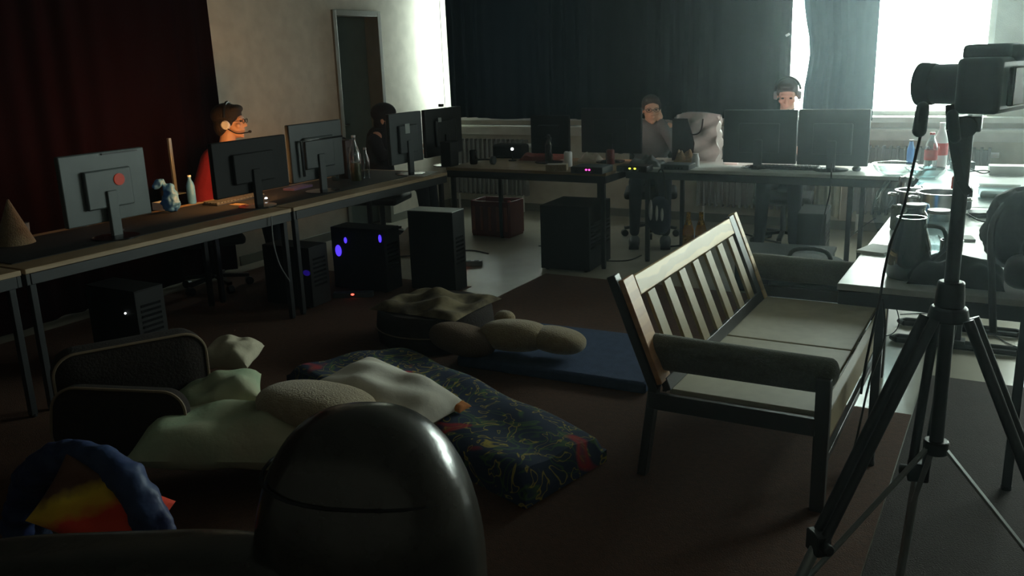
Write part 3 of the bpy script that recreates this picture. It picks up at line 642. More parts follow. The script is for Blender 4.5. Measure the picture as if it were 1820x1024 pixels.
def jug(loc, label):
    t = thing('jug', label, 'jug', loc); q = MB(); q.lathe([(.001, 0), (.07, 0), (.078, .02), (.075, .12), (.055, .19), (.052, .23), (.047, .23), (.05, .19), (.07, .12), (.073, .02), (.001, .01)], n=32); q.build('jug_body', M_smoke, t, smooth=True)
    q = MB(); q.cyl((0, 0, .004), (0, 0, .12), .066, .068, n=24); q.build('drink', M_blkgl, t, smooth=True)
    q = MB(); q.tube([(.055, 0, .20), (.11, 0, .19), (.12, 0, .12), (.076, 0, .07)], .008); q.build('handle', M_dgrey, t, smooth=True)
jug(place(1612, 492), 'dark glass jug with a handle at the near end of the grey desk')
q = MB(); q.pillow(.16, .12, .085, seed=3, wr=.12, flat=.02); mono('cloth_bag', 'crumpled black bag lying by the jug at the near end of the grey desk', 'bag', q, M_blkm, Vector(place(1662, 500))+Vector((.07, .04, .002)), smooth=True)
q = MB(); q.lathe([(.001, 0), (.04, 0), (.042, .1), (.037, .1), (.035, .005), (.001, .004)]); mono('mug', 'dark mug standing between jug and tripod column', 'mug', q, M_blkgl, place(1688, 470), smooth=True)
# hanging bag at the desk edge
q = MB(); vs = []; n = 22
a0 = at(1556, 300, z=.745); a1 = at(1600, 300, z=.745)
for j in range(13):
    z = -.0-.46*j/12; 
    for i in range(n+1):
        u = i/n-.5; wd = .22*(1-.45*(j/12)) ; vs.append((wd*u*1.3-.04*(j > 0)*min(1, j/2)+.03*math.sin(9*u+j*.5), .03*math.sin(14*u+j*.4)+.02*math.sin(j), z))
fs = [(j*(n+1)+i, j*(n+1)+i+1, (j+1)*(n+1)+i+1, (j+1)*(n+1)+i) for j in range(12) for i in range(n)]; q.add(vs, fs)
mono('plastic_bag', 'pale blue translucent bag hanging off the desk edge beside the two wide screens', 'bag', q, M_bagthin, (-.60, 6.0, .76), smooth=True)
# takeaway box, cutting tray, cables
q = MB(); q.prism([(-.10, -.07), (.10, -.07), (.10, .07), (-.10, .07)], 0, .06); t = mono('food_box', 'clear plastic food box right of the tripod column', 'box', q, M_pet, place(1774, 352), bevel=.006)
MB().b2((-.105, -.075, .06), (.105, .075, .068)).build('lid', M_pet, t, bevel=.004); MB().b2((-.09, -.06, .004), (.09, .06, .03)).build('contents', M_uph, t, bevel=.01)
q = MB(); q.ell((0, 0, .006), (.05, .022, .006)); q.beam((.04, 0, .006), (.16, .03, .012), .008, .003); mono('spoon', 'shiny serving spoon lying by the small dark blue bottle', 'spoon', q, M_metal, Vector(place(1590, 288)), smooth=True)
def rect_item(name, label, cat, m, c, d, rz=0, bev=.003, group=None):
    q = MB(); q.b2((-d[0]/2, -d[1]/2, 0), (d[0]/2, d[1]/2, d[2])); o = mono(name, label, cat, q, m, c, group, bevel=bev); o.rotation_euler = (0, 0, rz); return o
rect_item('phone', 'black phone lying behind the spoon at the corner of the desks', 'phone', M_blkgl, place(1648, 300), (.075, .14, .009), .4)
rect_item('lunch_box', 'flat dark box under the clear plastic food box edge', 'box', M_dgrey, place(1752, 385), (.16, .10, .025), .1)
rect_item('notebook', 'closed pale notebook lying in the middle of the grey desk', 'notebook', M_paper, place(1560, 446), (.12, .17, .012), -.25)
rect_item('plate', 'small white tray near the shiny steel pot', 'tray', M_paper, place(1700, 425), (.14, .10, .010), .2)
random.seed(5)
for k, (px, py, lab) in enumerate(((1760, 395, 'black cable looped over the grey desk beside the tripod column'), (1725, 310, 'thin black cable lying behind the food box'), (1800, 420, 'black cable running from the grey desk towards the backpack'))):
    c0 = Vector(place(px, py)); pts = [c0+Vector((.11*math.cos(a*1.1+k), .09*math.sin(a)+.03*k, .006+.03*abs(math.sin(a*1.5)))) for a in [x*.8 for x in range(9)]]
    cable(lab, pts, .004, M_blk)
def can(px, py, label, m, r=.033, h=.12, place_=place):
    t = thing('drink_can', label, 'can', place_(px, py)); q = MB(); q.lathe([(.001, 0), (r*.8, 0), (r, .008), (r, h-.012), (r*.82, h-.002), (r*.78, h-.004), (.001, h-.004)]); q.build('can_body', m, t, smooth=True)
    q = MB(); q.ell((0, r*.25, h-.002), (.009, .014, .0015)); q.build('pull_tab', M_metal, t); return t
can(1606, 350, 'silver drink can standing beside the hanging translucent bag', M_metal)
can(1714, 372, 'dark drink can right of the shiny steel pot', M_blkgl)
can(1700, 350, 'dull red drink can behind the tripod column', M_redlb)
can(1636, 405, 'blue drink can between the two jars', M_bluebag)
can(1594, 408, 'green-grey drink can left of the smoky jar', M_uph)
rect_item('snack_box', 'small dark box lying behind the white bottles at the window end', 'box', M_dgrey, place(1710, 300), (.14, .09, .05), .3)
rect_item('tissue_box', 'low pale box at the far right of the grey desk', 'box', M_paper, place(1790, 310), (.22, .12, .06), .1)
rect_item('tray', 'shallow dark tray in front of the clear bowl', 'tray', M_dgrey, place(1668, 336), (.18, .12, .012), .2)
# backpack
bp = at(1800, 520, z=TH); t = thing('backpack', 'black backpack slumped over the near end of the grey desk', 'backpack', (.085, 3.70, TH+.03))
q = MB(); q.ell((.03, .0, .15), (.20, .15, .155), e=.75); q.ell((.1, -.14, .10), (.15, .15, .095), e=.8); wrinkle(q.build('bag_body', M_blkm, t, remesh=.014), .07, .10)
q = MB(); q.ell((-.02, -.26, .05), (.07, .10, .055), e=.7); q.build('front_pocket', M_blk, t, remesh=.01)
q = MB(); q.tube([(-.08, .02, .28), (-.14, -.16, .19), (-.12, -.36, .03), (-.10, -.39, -.14)], .012); q.build('strap', M_blk, t, smooth=True)

# ------------------------------------------------------------------ things on the back-row desks
# white bag
t = thing('shopping_bag', 'crumpled silver-white shopping bag with a black panel between the players at the back', 'bag', tuple(at(1240, 284, z=TH)))
t.location.z = TH; q = MB(); n = 16; vs = []; wb = .36; db = .13; hb = .36
def bagp(u, v): # around, up
    per = [(-wb/2, -db/2), (wb/2, -db/2), (wb/2, db/2), (-wb/2, db/2)]; k = int(u*4) % 4; f = u*4-int(u*4); a, b = per[k], per[(k+1) % 4]
    x = a[0]+(b[0]-a[0])*f; y = a[1]+(b[1]-a[1])*f; cr = .016*math.sin(23*u+9*v)+.012*math.sin(41*u-17*v+1); s_ = 1-.05*v
    return (x*s_+cr*.5, y*(1-.3*v)+cr, v*hb+(.02*math.sin(12*u) if v > .95 else 0))
NU, NV = 64, 18
vs = [bagp(i/NU, j/NV) for j in range(NV+1) for i in range(NU)]; fs = [(j*NU+i, j*NU+(i+1) % NU, (j+1)*NU+(i+1) % NU, (j+1)*NU+i) for j in range(NV) for i in range(NU)]; fs.append(tuple(range(NU))); q.add(vs, fs)
q.build('bag_body', M_bag, t, smooth=True)
q = MB(); out = [(-.185, .0), (-.185, .335), (-.06, .335), (-.045, .29), (-.02, .22), (.0, .14), (-.01, .05), (-.03, .0)]
q.prism([(x, y) for x, y in out], 0, .012, Matrix(((1, 0, 0, 0), (0, 0, -1, -.085), (0, 1, 0, 0), (0, 0, 0, 1)))); q.build('black_panel', M_blkm, t, bevel=.003)
q = MB(); q.tube([(-.07, -.07, .33), (-.05, -.09, .23), (.0, -.1, .21), (.05, -.09, .24), (.06, -.07, .33)], .006); q.build('carry_handle', M_blk, t, smooth=True)

def keyb(loc, rz, label):
    t = thing('keyboard', label, 'keyboard', loc, rz); MB().b2((-.22, -.07, 0), (.22, .07, .016)).build('case', M_blk, t, bevel=.004)
    q = MB()
    for i in range(15):
        for j in range(5): q.box((-.20+i*.0285, -.052+j*.026, .019), (.023, .021, .008))
    q.build('keys', M_dgrey, t)
keyb(place(1400, 300), .05, 'black keyboard lying in front of the wide monitor under the slit of light')
keyb((-4.55, 4.2, .72), PI/2, 'black keyboard between the player in red and the black monitor')
def mouse(px, py, label, m=M_blk, z=TH):
    q = MB(); q.ell((0, 0, .012), (.03, .052, .02)); q.b2((-.002, .01, .028), (.002, .035, .036)); return mono('computer_mouse', label, 'mouse', q, m, place(px, py, z), smooth=True)
mouse(1522, 303, 'black mouse at the right end of the pale desk under the window')
def console(px, py, d, label, m, led=None, z=TH, rz=0, name='game_console', cat='console'):
    t = thing(name, label, cat, place(px, py, z), rz); MB().b2((-d[0]/2, -d[1]/2, 0), (d[0]/2, d[1]/2, d[2])).build('case', m, t, bevel=.006)
    q = MB()
    for k in range(6): q.b2((-d[0]*.35+k*d[0]*.12, -d[1]/2-.001, d[2]*.25), (-d[0]*.35+k*d[0]*.12+.008, -d[1]/2, d[2]*.5))
    q.build('vents', M_blkgl, t)
    if led:
        q = MB()
        for dx in led[1]: q.ell((dx, -d[1]/2-.002, d[2]*.6), (.006*led[2], .003, .004*led[2]))
        q.build('led', led[0], t)
    return t
console(1052, 306, (.26, .20, .05), 'flat network box with a magenta light at the front of the middle desk', M_dgrey, (M_ledm, (0, .025), 1.4), name='network_switch', cat='network box')
console(1128, 304, (.24, .14, .045), 'flat network box with two yellow lights at the front of the middle desk', M_blk, (M_ledy, (-.01, .03), 1.5), name='network_switch', cat='network box')
console(1205, 300, (.22, .16, .04), 'dark flat box lying in front of the shopping bag', M_dgrey, name='drive_case', cat='box')
rect_item('paper_sheet', 'white sheet of paper lying on the corner desk below the stickered monitors', 'paper', M_paper, (-4.12, 6.02-.30, .722), (.22, .30, .002), .2, 0)
rect_item('paper_sheet', 'white sheet of paper overlapping the desk edge beside the wide monitors', 'paper', M_paper, place(1345, 299, TH+.001), (.21, .15, .002), .1, 0)
def cloth(name, label, cat, m, loc, a, b, h, seed=0, rz=0):
    q = MB(); q.pillow(a, b, h, seed=seed, wr=.35, flat=.02, n=22); o = mono(name, label, cat, q, m, loc, smooth=True); o.rotation_euler = (0, 0, rz); return o
cloth('jacket', 'dull red jacket heaped on the left end of the middle desk', 'jacket', mat('dull_red_cloth', (.20, .05, .035), .9), Vector(place(945, 282))+Vector((.13, -.04, .002)), .17, .13, .06, 4)
cloth('towel', 'crumpled white cloth beside the thin strip of wall light', 'cloth', M_wpillow, Vector(place(1045, 288))+Vector((0, .05, .002)), .09, .08, .05, 5)
cloth('plastic_bag', 'crumpled brown paper bag in front of the black shopping bag panel', 'bag', M_tan, Vector(place(1210, 292))+Vector((0, .1, .002)), .08, .07, .07, 6)
def speaker(loc, label, rz=0, h=.2):
    t = thing('speaker', label, 'speaker', loc, rz); MB().b2((-.05, -.06, 0), (.05, .06, h)).build('cabinet', M_blk, t, bevel=.005)
    q = MB(); q.cyl((0, .061, h*.35), (0, .064, h*.35), .038, n=24); q.cyl((0, .061, h*.75), (0, .064, h*.75), .02, n=20); q.build('cone', M_dgrey, t, smooth=True)
can(842, 292, 'dark can at the left end of the middle desk', M_blkgl)
can(1085, 292, 'brown can beside the tall black monitor', M_redpl)
can(1010, 296, 'pale can in front of the thin strip of wall light', M_whpl)
cloth('cloth_heap', 'heap of grey cloth in front of the player resting chin on hand', 'cloth', M_gysh, Vector(place(1150, 294))+Vector((0, 0, .002)), .13, .09, .05, 14)
rect_item('cardboard_box', 'small brown box beside the magenta-lit network box', 'box', M_tan, place(990, 303), (.16, .10, .05), .3)
rect_item('memory_case', 'white memory case at the left end of the wide monitor base', 'case', M_paper, place(1300, 292), (.10, .06, .015), .1)
speaker(place(800, 295), 'small black speaker at the corner next to the stickered monitors')
t = thing('webcam', 'tiny webcam clipped on the corner monitor in front of the window', 'webcam', tuple(at(784, 190, X=-4.24))); t.location.z -= .0
q = MB(); q.box((0, 0, .012), (.03, .045, .024)); q.build('webcam_body', M_blk, t, bevel=.004); q = MB(); q.cyl((-.015, 0, .012), (-.019, 0, .012), .008); q.build('lens', M_blkgl, t)
for px, py, m, lab in ((911, 270, M_ledw, 'round white lamp glowing on the left end of the middle desk'),):
    t = thing('desk_lamp', lab, 'lamp', place(px, py+16)); q = MB(); q.ell((0, 0, .10), .013); q.build('bulb', m, t, smooth=True)
    q = MB(); q.cyl((0, 0, 0), (0, 0, .01), .035); q.cyl((0, 0, .01), (0, 0, .09), .005); q.build('stand', M_blk, t, smooth=True)
for px, py, lab in ((860, 292, 'low dark heap of headphones on the left end of the middle desk'),):
    t = thing('headphones', lab, 'headphones', place(px, py)); q = MB(); q.tube([(.09*math.cos(a), .09*math.sin(a), .03) for a in [PI*k/8 for k in range(9)]], .008); q.build('band', M_blk, t, smooth=True)
    for s_ in (-1, 1): q = MB(); q.cyl((s_*.075, 0, .035), (s_*.105, 0, .035), .035, n=20); q.build('ear_cup', M_dgrey, t, bevel=.004)
rect_item('laptop_bag', 'flat dark case at the back of the left end of the middle desk', 'case', M_blkm, (-3.86, 6.75, TH), (.30, .14, .12), .02, .02)
bottle(.23, .032, place(976, 290), 'dark bottle in front of the narrow black monitor', M_smoke, M_blk)
bottle(.10, .03, place(1236, 296), 'short white cup-shaped bottle beside the shopping bag', M_whpl, M_whpl, neck=.7)

# ------------------------------------------------------------------ things on the left desks
LZ = .72
def lplace(px, py): v = at(px, py, z=LZ); return (v.x, v.y, LZ)
t = thing('plastic_bag', 'bright blue crumpled plastic bag on the left desk beside the upright pale strip', 'bag', lplace(306, 378))
q = MB(); q.ell((0, 0, .07), (.055, .055, .07)); q.ell((.0, -.0, .15), (.032, .04, .04)); q.ell((-.02, -.06, .19), (.03, .05, .022), E3(.5, 0, 0)); wrinkle(q.build('bag_body', M_bluebag, t, remesh=.008), .035, .035)
bottle(.19, .028, lplace(342, 362), 'slim bottle with a blue top next to the bright blue bag', M_bluebag, M_whpl)
q = MB(); q.b2((-.01, -.012, 0), (.01, .012, .40)); q.b2((-.05, -.05, 0), (.05, .05, .008)); o = mono('edge_strip', 'upright pale strip on a foot, drawn for a lit monitor edge behind the bright blue bag', 'stand', q, M_silver, lplace(312, 362), bevel=.002)  # pale strip drawn for the lit edge of a monitor
o.location = at(313, 345, z=LZ); o.location.z = LZ
t = thing('bottle', 'tall clear bottle with yellow-green drink on the far left desk', 'bottle', lplace(634, 322)) 
q = MB(); q.lathe([(.001, 0), (.042, 0), (.045, .02), (.045, .20), (.03, .25), (.014, .30), (.014, .33)]); q.build('bottle_body', M_pet, t, smooth=True)
q = MB(); q.cyl((0, 0, .004), (0, 0, .14), .040, n=20); q.build('drink', mat('yellow_drink', (.12, .11, .03), .3), t, smooth=True)
q = MB(); q.cyl((0, 0, .33), (0, 0, .345), .016); q.build('cap', M_whpl, t, smooth=True)
bottle(.24, .03, lplace(652, 318), 'slim pale bottle right of the bottle of yellow-green drink', M_pet, M_whpl)
for k, (px, py, lab) in enumerate(((432, 335, 'left one of two small grey figures under the black monitor'), (446, 333, 'right one of two small grey figures under the black monitor'))):
    q = MB(); q.cap((0, 0, .012), (0, 0, .04), .013, .010); q.ell((0, 0, .055), .011); mono('figurine', lab, 'figurine', q, M_grey, lplace(px, py+8), smooth=True, group='small figures on the left desk')
def cup(px, py, lab, m, r=.035, h=.09):
    q = MB(); q.lathe([(.001, 0), (r*.8, 0), (r, h), (r-.003, h), (r*.76, .004), (.001, .004)]); return mono('cup', lab, 'cup', q, m, lplace(px, py), smooth=True)
cup(597, 322, 'clear plastic cup in front of the rimmed monitor', M_pet); cup(612, 318, 'second clear plastic cup nearer the bottle of yellow-green drink', M_glass)
cup(150, 402, 'pale cup in front of the silver-backed monitor', M_grey, .03, .08)
cup(46, 425, 'pale cup at the near end of the left desks', M_grey, .03, .09)
rect_item('keyboard_tray', 'purple-grey flat gadget in front of the rimmed monitor', 'gadget', mat('purple_plastic', (.10, .07, .16), .5), lplace(530, 336), (.10, .22, .02), .1)
rect_item('phone', 'grey phone at the desk edge below the black monitor', 'phone', M_grey, lplace(418, 358), (.07, .14, .008), .3)
rect_item('folded_paper', 'folded pale paper left of the blue bag behind the left desk edge', 'paper', M_paper, lplace(292, 372), (.10, .10, .05), .1, .003)
for px, py, lab in ((209, 407, 'bright white indicator light at the desk edge under the silver monitor'), (471, 352, 'white indicator light at the desk edge below the black monitor'), (519, 322, 'white indicator light left of the rimmed monitor')):
    t = thing('usb_gadget', lab, 'gadget', lplace(px, py+5)); MB().b2((-.02, -.03, 0), (.02, .03, .014)).build('case', M_blk, t, bevel=.003)
    q = MB(); q.ell((.012, 0, .018), (.009, .011, .008)); q.build('light', M_ledw, t, smooth=True)
t = thing('cone_hat', 'dim brown paper cone standing at the near end of the left desks', 'cone', lplace(28, 434)); q = MB(); q.lathe([(.10, 0), (.005, .24), (.001, .24)]); q.build('cone_body', M_tan, t, smooth=True)
speaker((-4.55, 5.35, LZ), 'black speaker standing behind the yellow-green bottle', -PI/2, .30)
t = thing('headphones', 'pair of black headphones hanging at the side of the rimmed monitor', 'headphones', lplace(612, 312))
q = MB(); q.cyl((0, 0, 0), (0, 0, .012), .06, n=24); q.cyl((0, 0, .01), (0, 0, .30), .008); q.build('stand', M_blk, t, smooth=True)
q = MB(); q.tube([(0, .09*math.cos(a), .21+.09*math.sin(a)) for a in [PI*k/8 for k in range(9)]], .009); q.build('band', M_blk, t, smooth=True)
for s_ in (-1, 1): q = MB(); q.cyl((-.015, s_*.085, .18), (.015, s_*.085, .18), .045, n=20); q.build('ear_cup', M_blk, t, bevel=.005)

# ------------------------------------------------------------------ under and beside the desks
def tower(w, d, h, loc, rz, label, m=M_blkm, top=None, leds=()):
    t = thing('computer_tower', label, 'computer', loc, rz); MB().b2((-w/2, -d/2, .012), (w/2, d/2, h-.006)).build('case', m, t, bevel=.003)
    MB().b2((-w/2, -d/2, h-.006), (w/2, d/2, h)).build('top_panel', top or m, t, bevel=.002)
    q = MB()
    for k in range(7): q.b2((w/2, -d/2+.03, h*.35+k*.03), (w/2+.003, d/2-.03, h*.35+k*.03+.014))
    q.build('vents', M_blkgl, t)
    for s1 in (-1, 1):
        for s2 in (-1, 1): q = MB(); q.cyl((s1*(w/2-.04), s2*(d/2-.03), 0), (s1*(w/2-.04), s2*(d/2-.03), .012), .015); q.build('foot', M_blk, t)
    for (p_, r_, m_) in leds: q = MB(); q.ell(p_, r_); q.build('led', m_, t, smooth=True)
    return t
ca, cbp = at(745, 522, z=0), at(826, 520, z=0)
tower(.36, .17, .58, (-3.52, 5.06, 0), .08, 'tall black computer tower with a pale lit top between the mattress and the left desks', top=M_lam)
tower(.46, .19, .46, (-4.02, 4.88, 0), .05, 'black computer tower with blue lights under the left desk', leds=[((-.17, -.10, .29), (.028, .006, .042), M_ledb), ((-.10, -.10, .37), (.013, .006, .022), M_ledb), ((.20, -.10, .40), (.013, .006, .028), M_ledb)])
tower(.40, .19, .42, (-4.22, 4.37, 0), .05, 'black computer tower with a faint violet light in the shade under the left desk', leds=[((.17, -.10, .25), (.03, .006, .02), mat('faint_violet_led', (.01, .01, .01), .5, emit=(.08, .03, 1), es=.06))])
tower(.42, .19, .43, (-4.32, 3.1, 0), 0, 'black computer tower under the middle of the left row with a tiny white light', leds=[((.12, -.10, .30), .006, M_ledw)])
tower(.40, .45, .50, (-2.93, 6.10+.0, 0), .05, 'wide black computer tower under the middle desk, cables behind it')
tower(.20, .42, .42, (-1.28, 6.78, 0), .1, 'black computer tower under the desk with the two wide monitors')
for px, py, lab in ((628, 521, 'red power light on the floor in front of the blue-lit tower'), (826, 466, 'red power light on a socket strip beside the tall tower')):
    t = thing('power_strip', lab.replace('red power light', 'socket strip with a red light'), 'power strip', tuple(at(px, py, z=.03))); t.location.z = 0; t.rotation_euler = (0, 0, .5)
    MB().b2((-.14, -.03, 0), (.14, .03, .04)).build('case', M_dgrey if px < 700 else M_grey, t, bevel=.006)
    q = MB(); q.ell((.0, -.031, .028), (.012, .004, .007)); q.build('light', M_ledr, t)
    q = MB()
    for k in range(4): q.cyl((-.10+k*.065, 0, .04), (-.10+k*.065, 0, .042), .02, n=16)
    q.build('sockets', M_blk, t)
# red case under the middle desk
v = at(895, 413, z=0); t = thing('storage_crate', 'dark red crate standing on the floor behind the legs of the middle desk', 'crate', (v.x, v.y-.1, 0))
q = MB(); q.b2((-.20, -.13, 0), (.20, .13, .02))
for s_ in (-1, 1): q.b2((-.20, s_*.13-.008, .02), (.20, s_*.13+.008, .33)); q.b2((s_*.20-.008, -.13, .02), (s_*.20+.008, .13, .33))
q.build('crate_body', M_redpl, t, bevel=.006)
q = MB(); 
for k in range(5): q.b2((-.17+k*.085-.015, -.145, .06), (-.17+k*.085+.015, -.138, .28))
q.build('ribs', mat('brick_red_plastic', (.30, .07, .04), .4), t, bevel=.003)
bottle(.30, .035, (v.x+.13, v.y-.1, .02), 'bottle standing in the red crate', M_pet, M_redlb)
# plastic sack and bottles in the far background
v = at(1172, 418, Y=6.30); t = thing('shoulder_bag', 'dark bag with white stripes hanging below the front edge of the middle desk', 'bag', tuple(v))
q = MB(); q.ell((0, 0, .15), (.09, .06, .15), e=.8); q.build('bag_body', mat('navy_cloth', (.03, .035, .07), .8), t, remesh=.012)
q = MB(); q.ell((-.05, -.058, .20), (.016, .012, .08)); q.ell((.0, -.062, .18), (.011, .01, .06)); q.ell((.04, -.056, .17), (.011, .01, .05)); q.build('stripes', M_whpl, t, smooth=True)
q = MB(); q.tube([(-.05, 0, .27), (-.02, .02, .715-v.z), (.02, .02, .715-v.z), (.05, 0, .27)], .006); q.build('strap', M_blk, t, smooth=True)
v = at(1238, 424, z=0)
for dx, dy_, lab in ((-.05, 0, 'amber beer bottle, left of the pair on the floor behind the bench back'), (.045, .03, 'amber beer bottle with gold foil, right of the pair behind the bench back')):
    t = thing('bottle', lab, 'bottle', (v.x+dx+.18, v.y+dy_-.62, .0), 0)
    q = MB(); q.lathe([(.001, 0), (.042, 0), (.045, .02), (.045, .20), (.03, .25), (.016, .29), (.015, .34)]); q.build('bottle_body', M_amber, t, smooth=True)
    q = MB(); q.lathe([(.032, .245), (.018, .29), (.017, .345), (.001, .346)]); q.cyl((0, 0, .07), (0, 0, .16), .0465, n=28, caps=False); q.build('foil', M_foil, t, smooth=True)
# box beyond the bench
v = at(1430, 470, z=0); t = thing('storage_box', 'low black box on the floor between the bench and the back desk', 'box', (-1.32, 6.05, 0), .08)
MB().b2((-.30, -.22, 0), (.30, .22, .22)).build('box_body', M_blkm, t, bevel=.008); MB().b2((-.31, -.23, .22), (.31, .23, .25)).build('lid', M_dgrey, t, bevel=.008)
# duffel bag between the bench and desk
t = thing('duffel_bag', 'dark green-black duffel bag standing between the bench arm and the grey desk', 'bag', (-.95, 5.02, 0), .1)
q = MB(); q.ell((0, 0, .23), (.23, .20, .23), e=.6); q.build('bag_body', mat('green_black_canvas', (.02, .03, .025), .85, bump=.4, bscale=60), t, remesh=.014)
q = MB(); q.tube([(-.12, -.12, .42), (-.08, -.14, .52), (.08, -.14, .52), (.12, -.12, .42)], .012); q.build('carry_handle', M_blk, t, smooth=True)
for k in range(4):
    rect_item('magazine', ['bottom', 'second', 'third', 'topmost'][k]+' magazine of the small pile on the floor beside the duffel bag', 'magazine', M_paper if k % 2 else M_grey, (-.62, 4.86+.004*k, .035*k), (.13, .20, .033), .06*(k-1), .003, group='magazines piled by the duffel bag')
# white sack beyond
q = MB(); q.pillow(.22, .17, .16, seed=9, wr=.25, flat=.02); mono('plastic_sack', 'pale plastic sack on the floor behind the computer towers', 'sack', q, M_bag, at(712, 410, z=.0)+Vector((.64, -.56, .003)), smooth=True)
# hanging white cloth beyond the wide monitors' desk
q = MB(); vs = []
for j in range(9):
    for i in range(17): u = i/16; vs.append((.20*u, .015*math.sin(u*22), -.33*j/8*(1-.15*math.sin(u*3))))
q.add(vs, [(j*17+i, j*17+i+1, (j+1)*17+i+1, (j+1)*17+i) for j in range(8) for i in range(16)])
mono('towel', 'pale towel hanging behind the leg of the desk with the wide monitors', 'towel', q, M_wpillow, at(1448, 325, Y=7.06)+Vector((0, 0.0, .04)), smooth=True, solid=.004)
# carpet
q = MB(); q.prism([(-5.3, -1.55), (-.30, -1.55), (-.30, 4.02), (-1.35, 4.02), (-1.35, 5.75), (-3.02, 5.75), (-3.02, 4.85), (-3.34, 4.85), (-3.34, 5.2), (-5.3, 5.2)], 0, .003)
mono('carpet', 'dark brown carpet covering the middle and near part of the floor', 'carpet', q, M_carpet, (0, 0, 0))
q = MB(); q.b2((-.295, -.9, 0), (1.9, 4.58, .004)); mono('floor_sheet', 'very dark brown sheet laid under the tripod and the near end of the grey desk', 'floor_sheet', q, mat('dark_floor_cover', (.032, .022, .018), .95, bump=.5, bscale=200), (0, 0, 0))  # separate sheet, darker than the carpet beside it
# cables on the floor
random.seed(11)
def floor_cable(px, py, lab, n=7, sp=.22, r=.005, m=M_blk):
    c0 = at(px, py, z=0); pts = []; a = random.uniform(0, 6); p = Vector((c0.x, c0.y, r+.001))
    for k in range(n): pts.append(p.copy()); a += random.uniform(-1.3, 1.3); p = p+Vector((math.cos(a), math.sin(a), 0))*sp; p.z = r+.001
    cable(lab, pts, r, m)
floor_cable(868, 452, 'black cable coiled on the pale floor right of the tall tower')
floor_cable(1140, 455, 'black cable on the floor left of the bench back')
floor_cable(1190, 440, 'thick black cable on the floor behind the bench back', r=.008)
floor_cable(1600, 560, 'thin black cable on the bright floor under the grey desk', r=.003)
cable('black cable stretched tight from under the pale desk to the lid of the black box', [at(1556, 388, Y=6.5), at(1535, 402, Y=6.4), at(1508, 424, z=.256)], .004, M_blk)
cable('black cable hanging below the pale desk in front of the back radiator', [at(1478, 290, Y=6.33), at(1475, 340, Y=6.32), at(1462, 400, Y=6.32), Vector((at(1457, 410, Y=6.32).x, 6.31, .01))], .005, M_blk)
cable('black cable hanging from the grey desk over the bench front', [at(1568, 540, Y=3.36)+Vector((0, 0, .02)), at(1572, 600, Y=3.34), at(1545, 680, Y=3.2), at(1520, 790, Y=3.1), at(1500, 850, z=.01)], .004, M_blk)
cable('thin looped cable under the near end of the grey desk', [at(1590, 537, Y=3.5), at(1598, 570, Y=3.5), at(1590, 590, Y=3.5), at(1572, 596, Y=3.5), at(1566, 575, Y=3.5)], .002, M_blk)
cable('pale cable hanging from the left desk edge down into the dark', [at(482, 384, X=-3.94), at(486, 430, X=-3.93), at(497, 470, X=-3.92), at(515, 500, X=-3.8)], .004, M_grey)

# ------------------------------------------------------------------ mattress, mats, pillows
MA = [Vector((-1.41, 2.50)), Vector((-1.30, 3.02)), Vector((-2.83, 3.66)), Vector((-3.18, 3.10))]
q = MB(); n = 30; HT = .13
def mquad(u, v): return MA[0].lerp(MA[3], u).lerp(MA[1].lerp(MA[2], u), v)
vs = []
for sg in (1, 0):
    for i in range(n+1):
        for j in range(n+1):
            u, v = i/n, j/n; e = (1-abs(2*u-1)**14)*(1-abs(2*v-1)**8); pt = mquad(.5+(u-.5)*(.97+.03*e), .5+(v-.5)*(.94+.06*e))
            z = (HT*(.45+.55*max(0, e)**.4)+.008*math.sin(u*19+v*4)+.007*math.sin(v*13-u*6)) if sg else .004
            vs.append((pt.x, pt.y, z))
k = (n+1)**2; fs = []
for i in range(n):
    for j in range(n):
        a = (i*(n+1)+j, (i+1)*(n+1)+j, (i+1)*(n+1)+j+1, i*(n+1)+j+1); fs.append(a); fs.append(tuple(x+k for x in a[::-1]))
for i in range(n):
    for (a, b) in (((i*(n+1)), ((i+1)*(n+1))), ((i*(n+1)+n), ((i+1)*(n+1)+n)), (i, i+1), (n*(n+1)+i, n*(n+1)+i+1)): fs.append((a, b, b+k, a+k))
q.add(vs, fs); mono('mattress', 'thin mattress with a dark blue floral cover and yellow sprigs on the carpet', 'mattress', q, M_floral, (0, 0, 0), smooth=True)
q = MB(); q.box((0, 0, .03), (1.06, .72, .06)); o = mono('foam_mat', 'plain blue foam mat on the floor behind the bench', 'mat', q, M_navy, (-1.99, 4.10, .0), bevel=.015); o.rotation_euler = (0, 0, .03)
def pillow(name, px, py, z, a, b, h, rz, lab, m, seed, tilt=(0, 0), cat='pillow', wr=.10, round_=False, grp=None):
    q = MB()
    if round_: q.ell((0, 0, 0), (a, b, h), n=32, m=18, e=.85)
    else: q.pillow(a, b, h, seed=seed, wr=wr, flat=.5)
    c = at(px, py, z=z); o = mono(name, lab, cat, q, m, c, grp, smooth=True); o.rotation_euler = (tilt[0], tilt[1], rz); return o
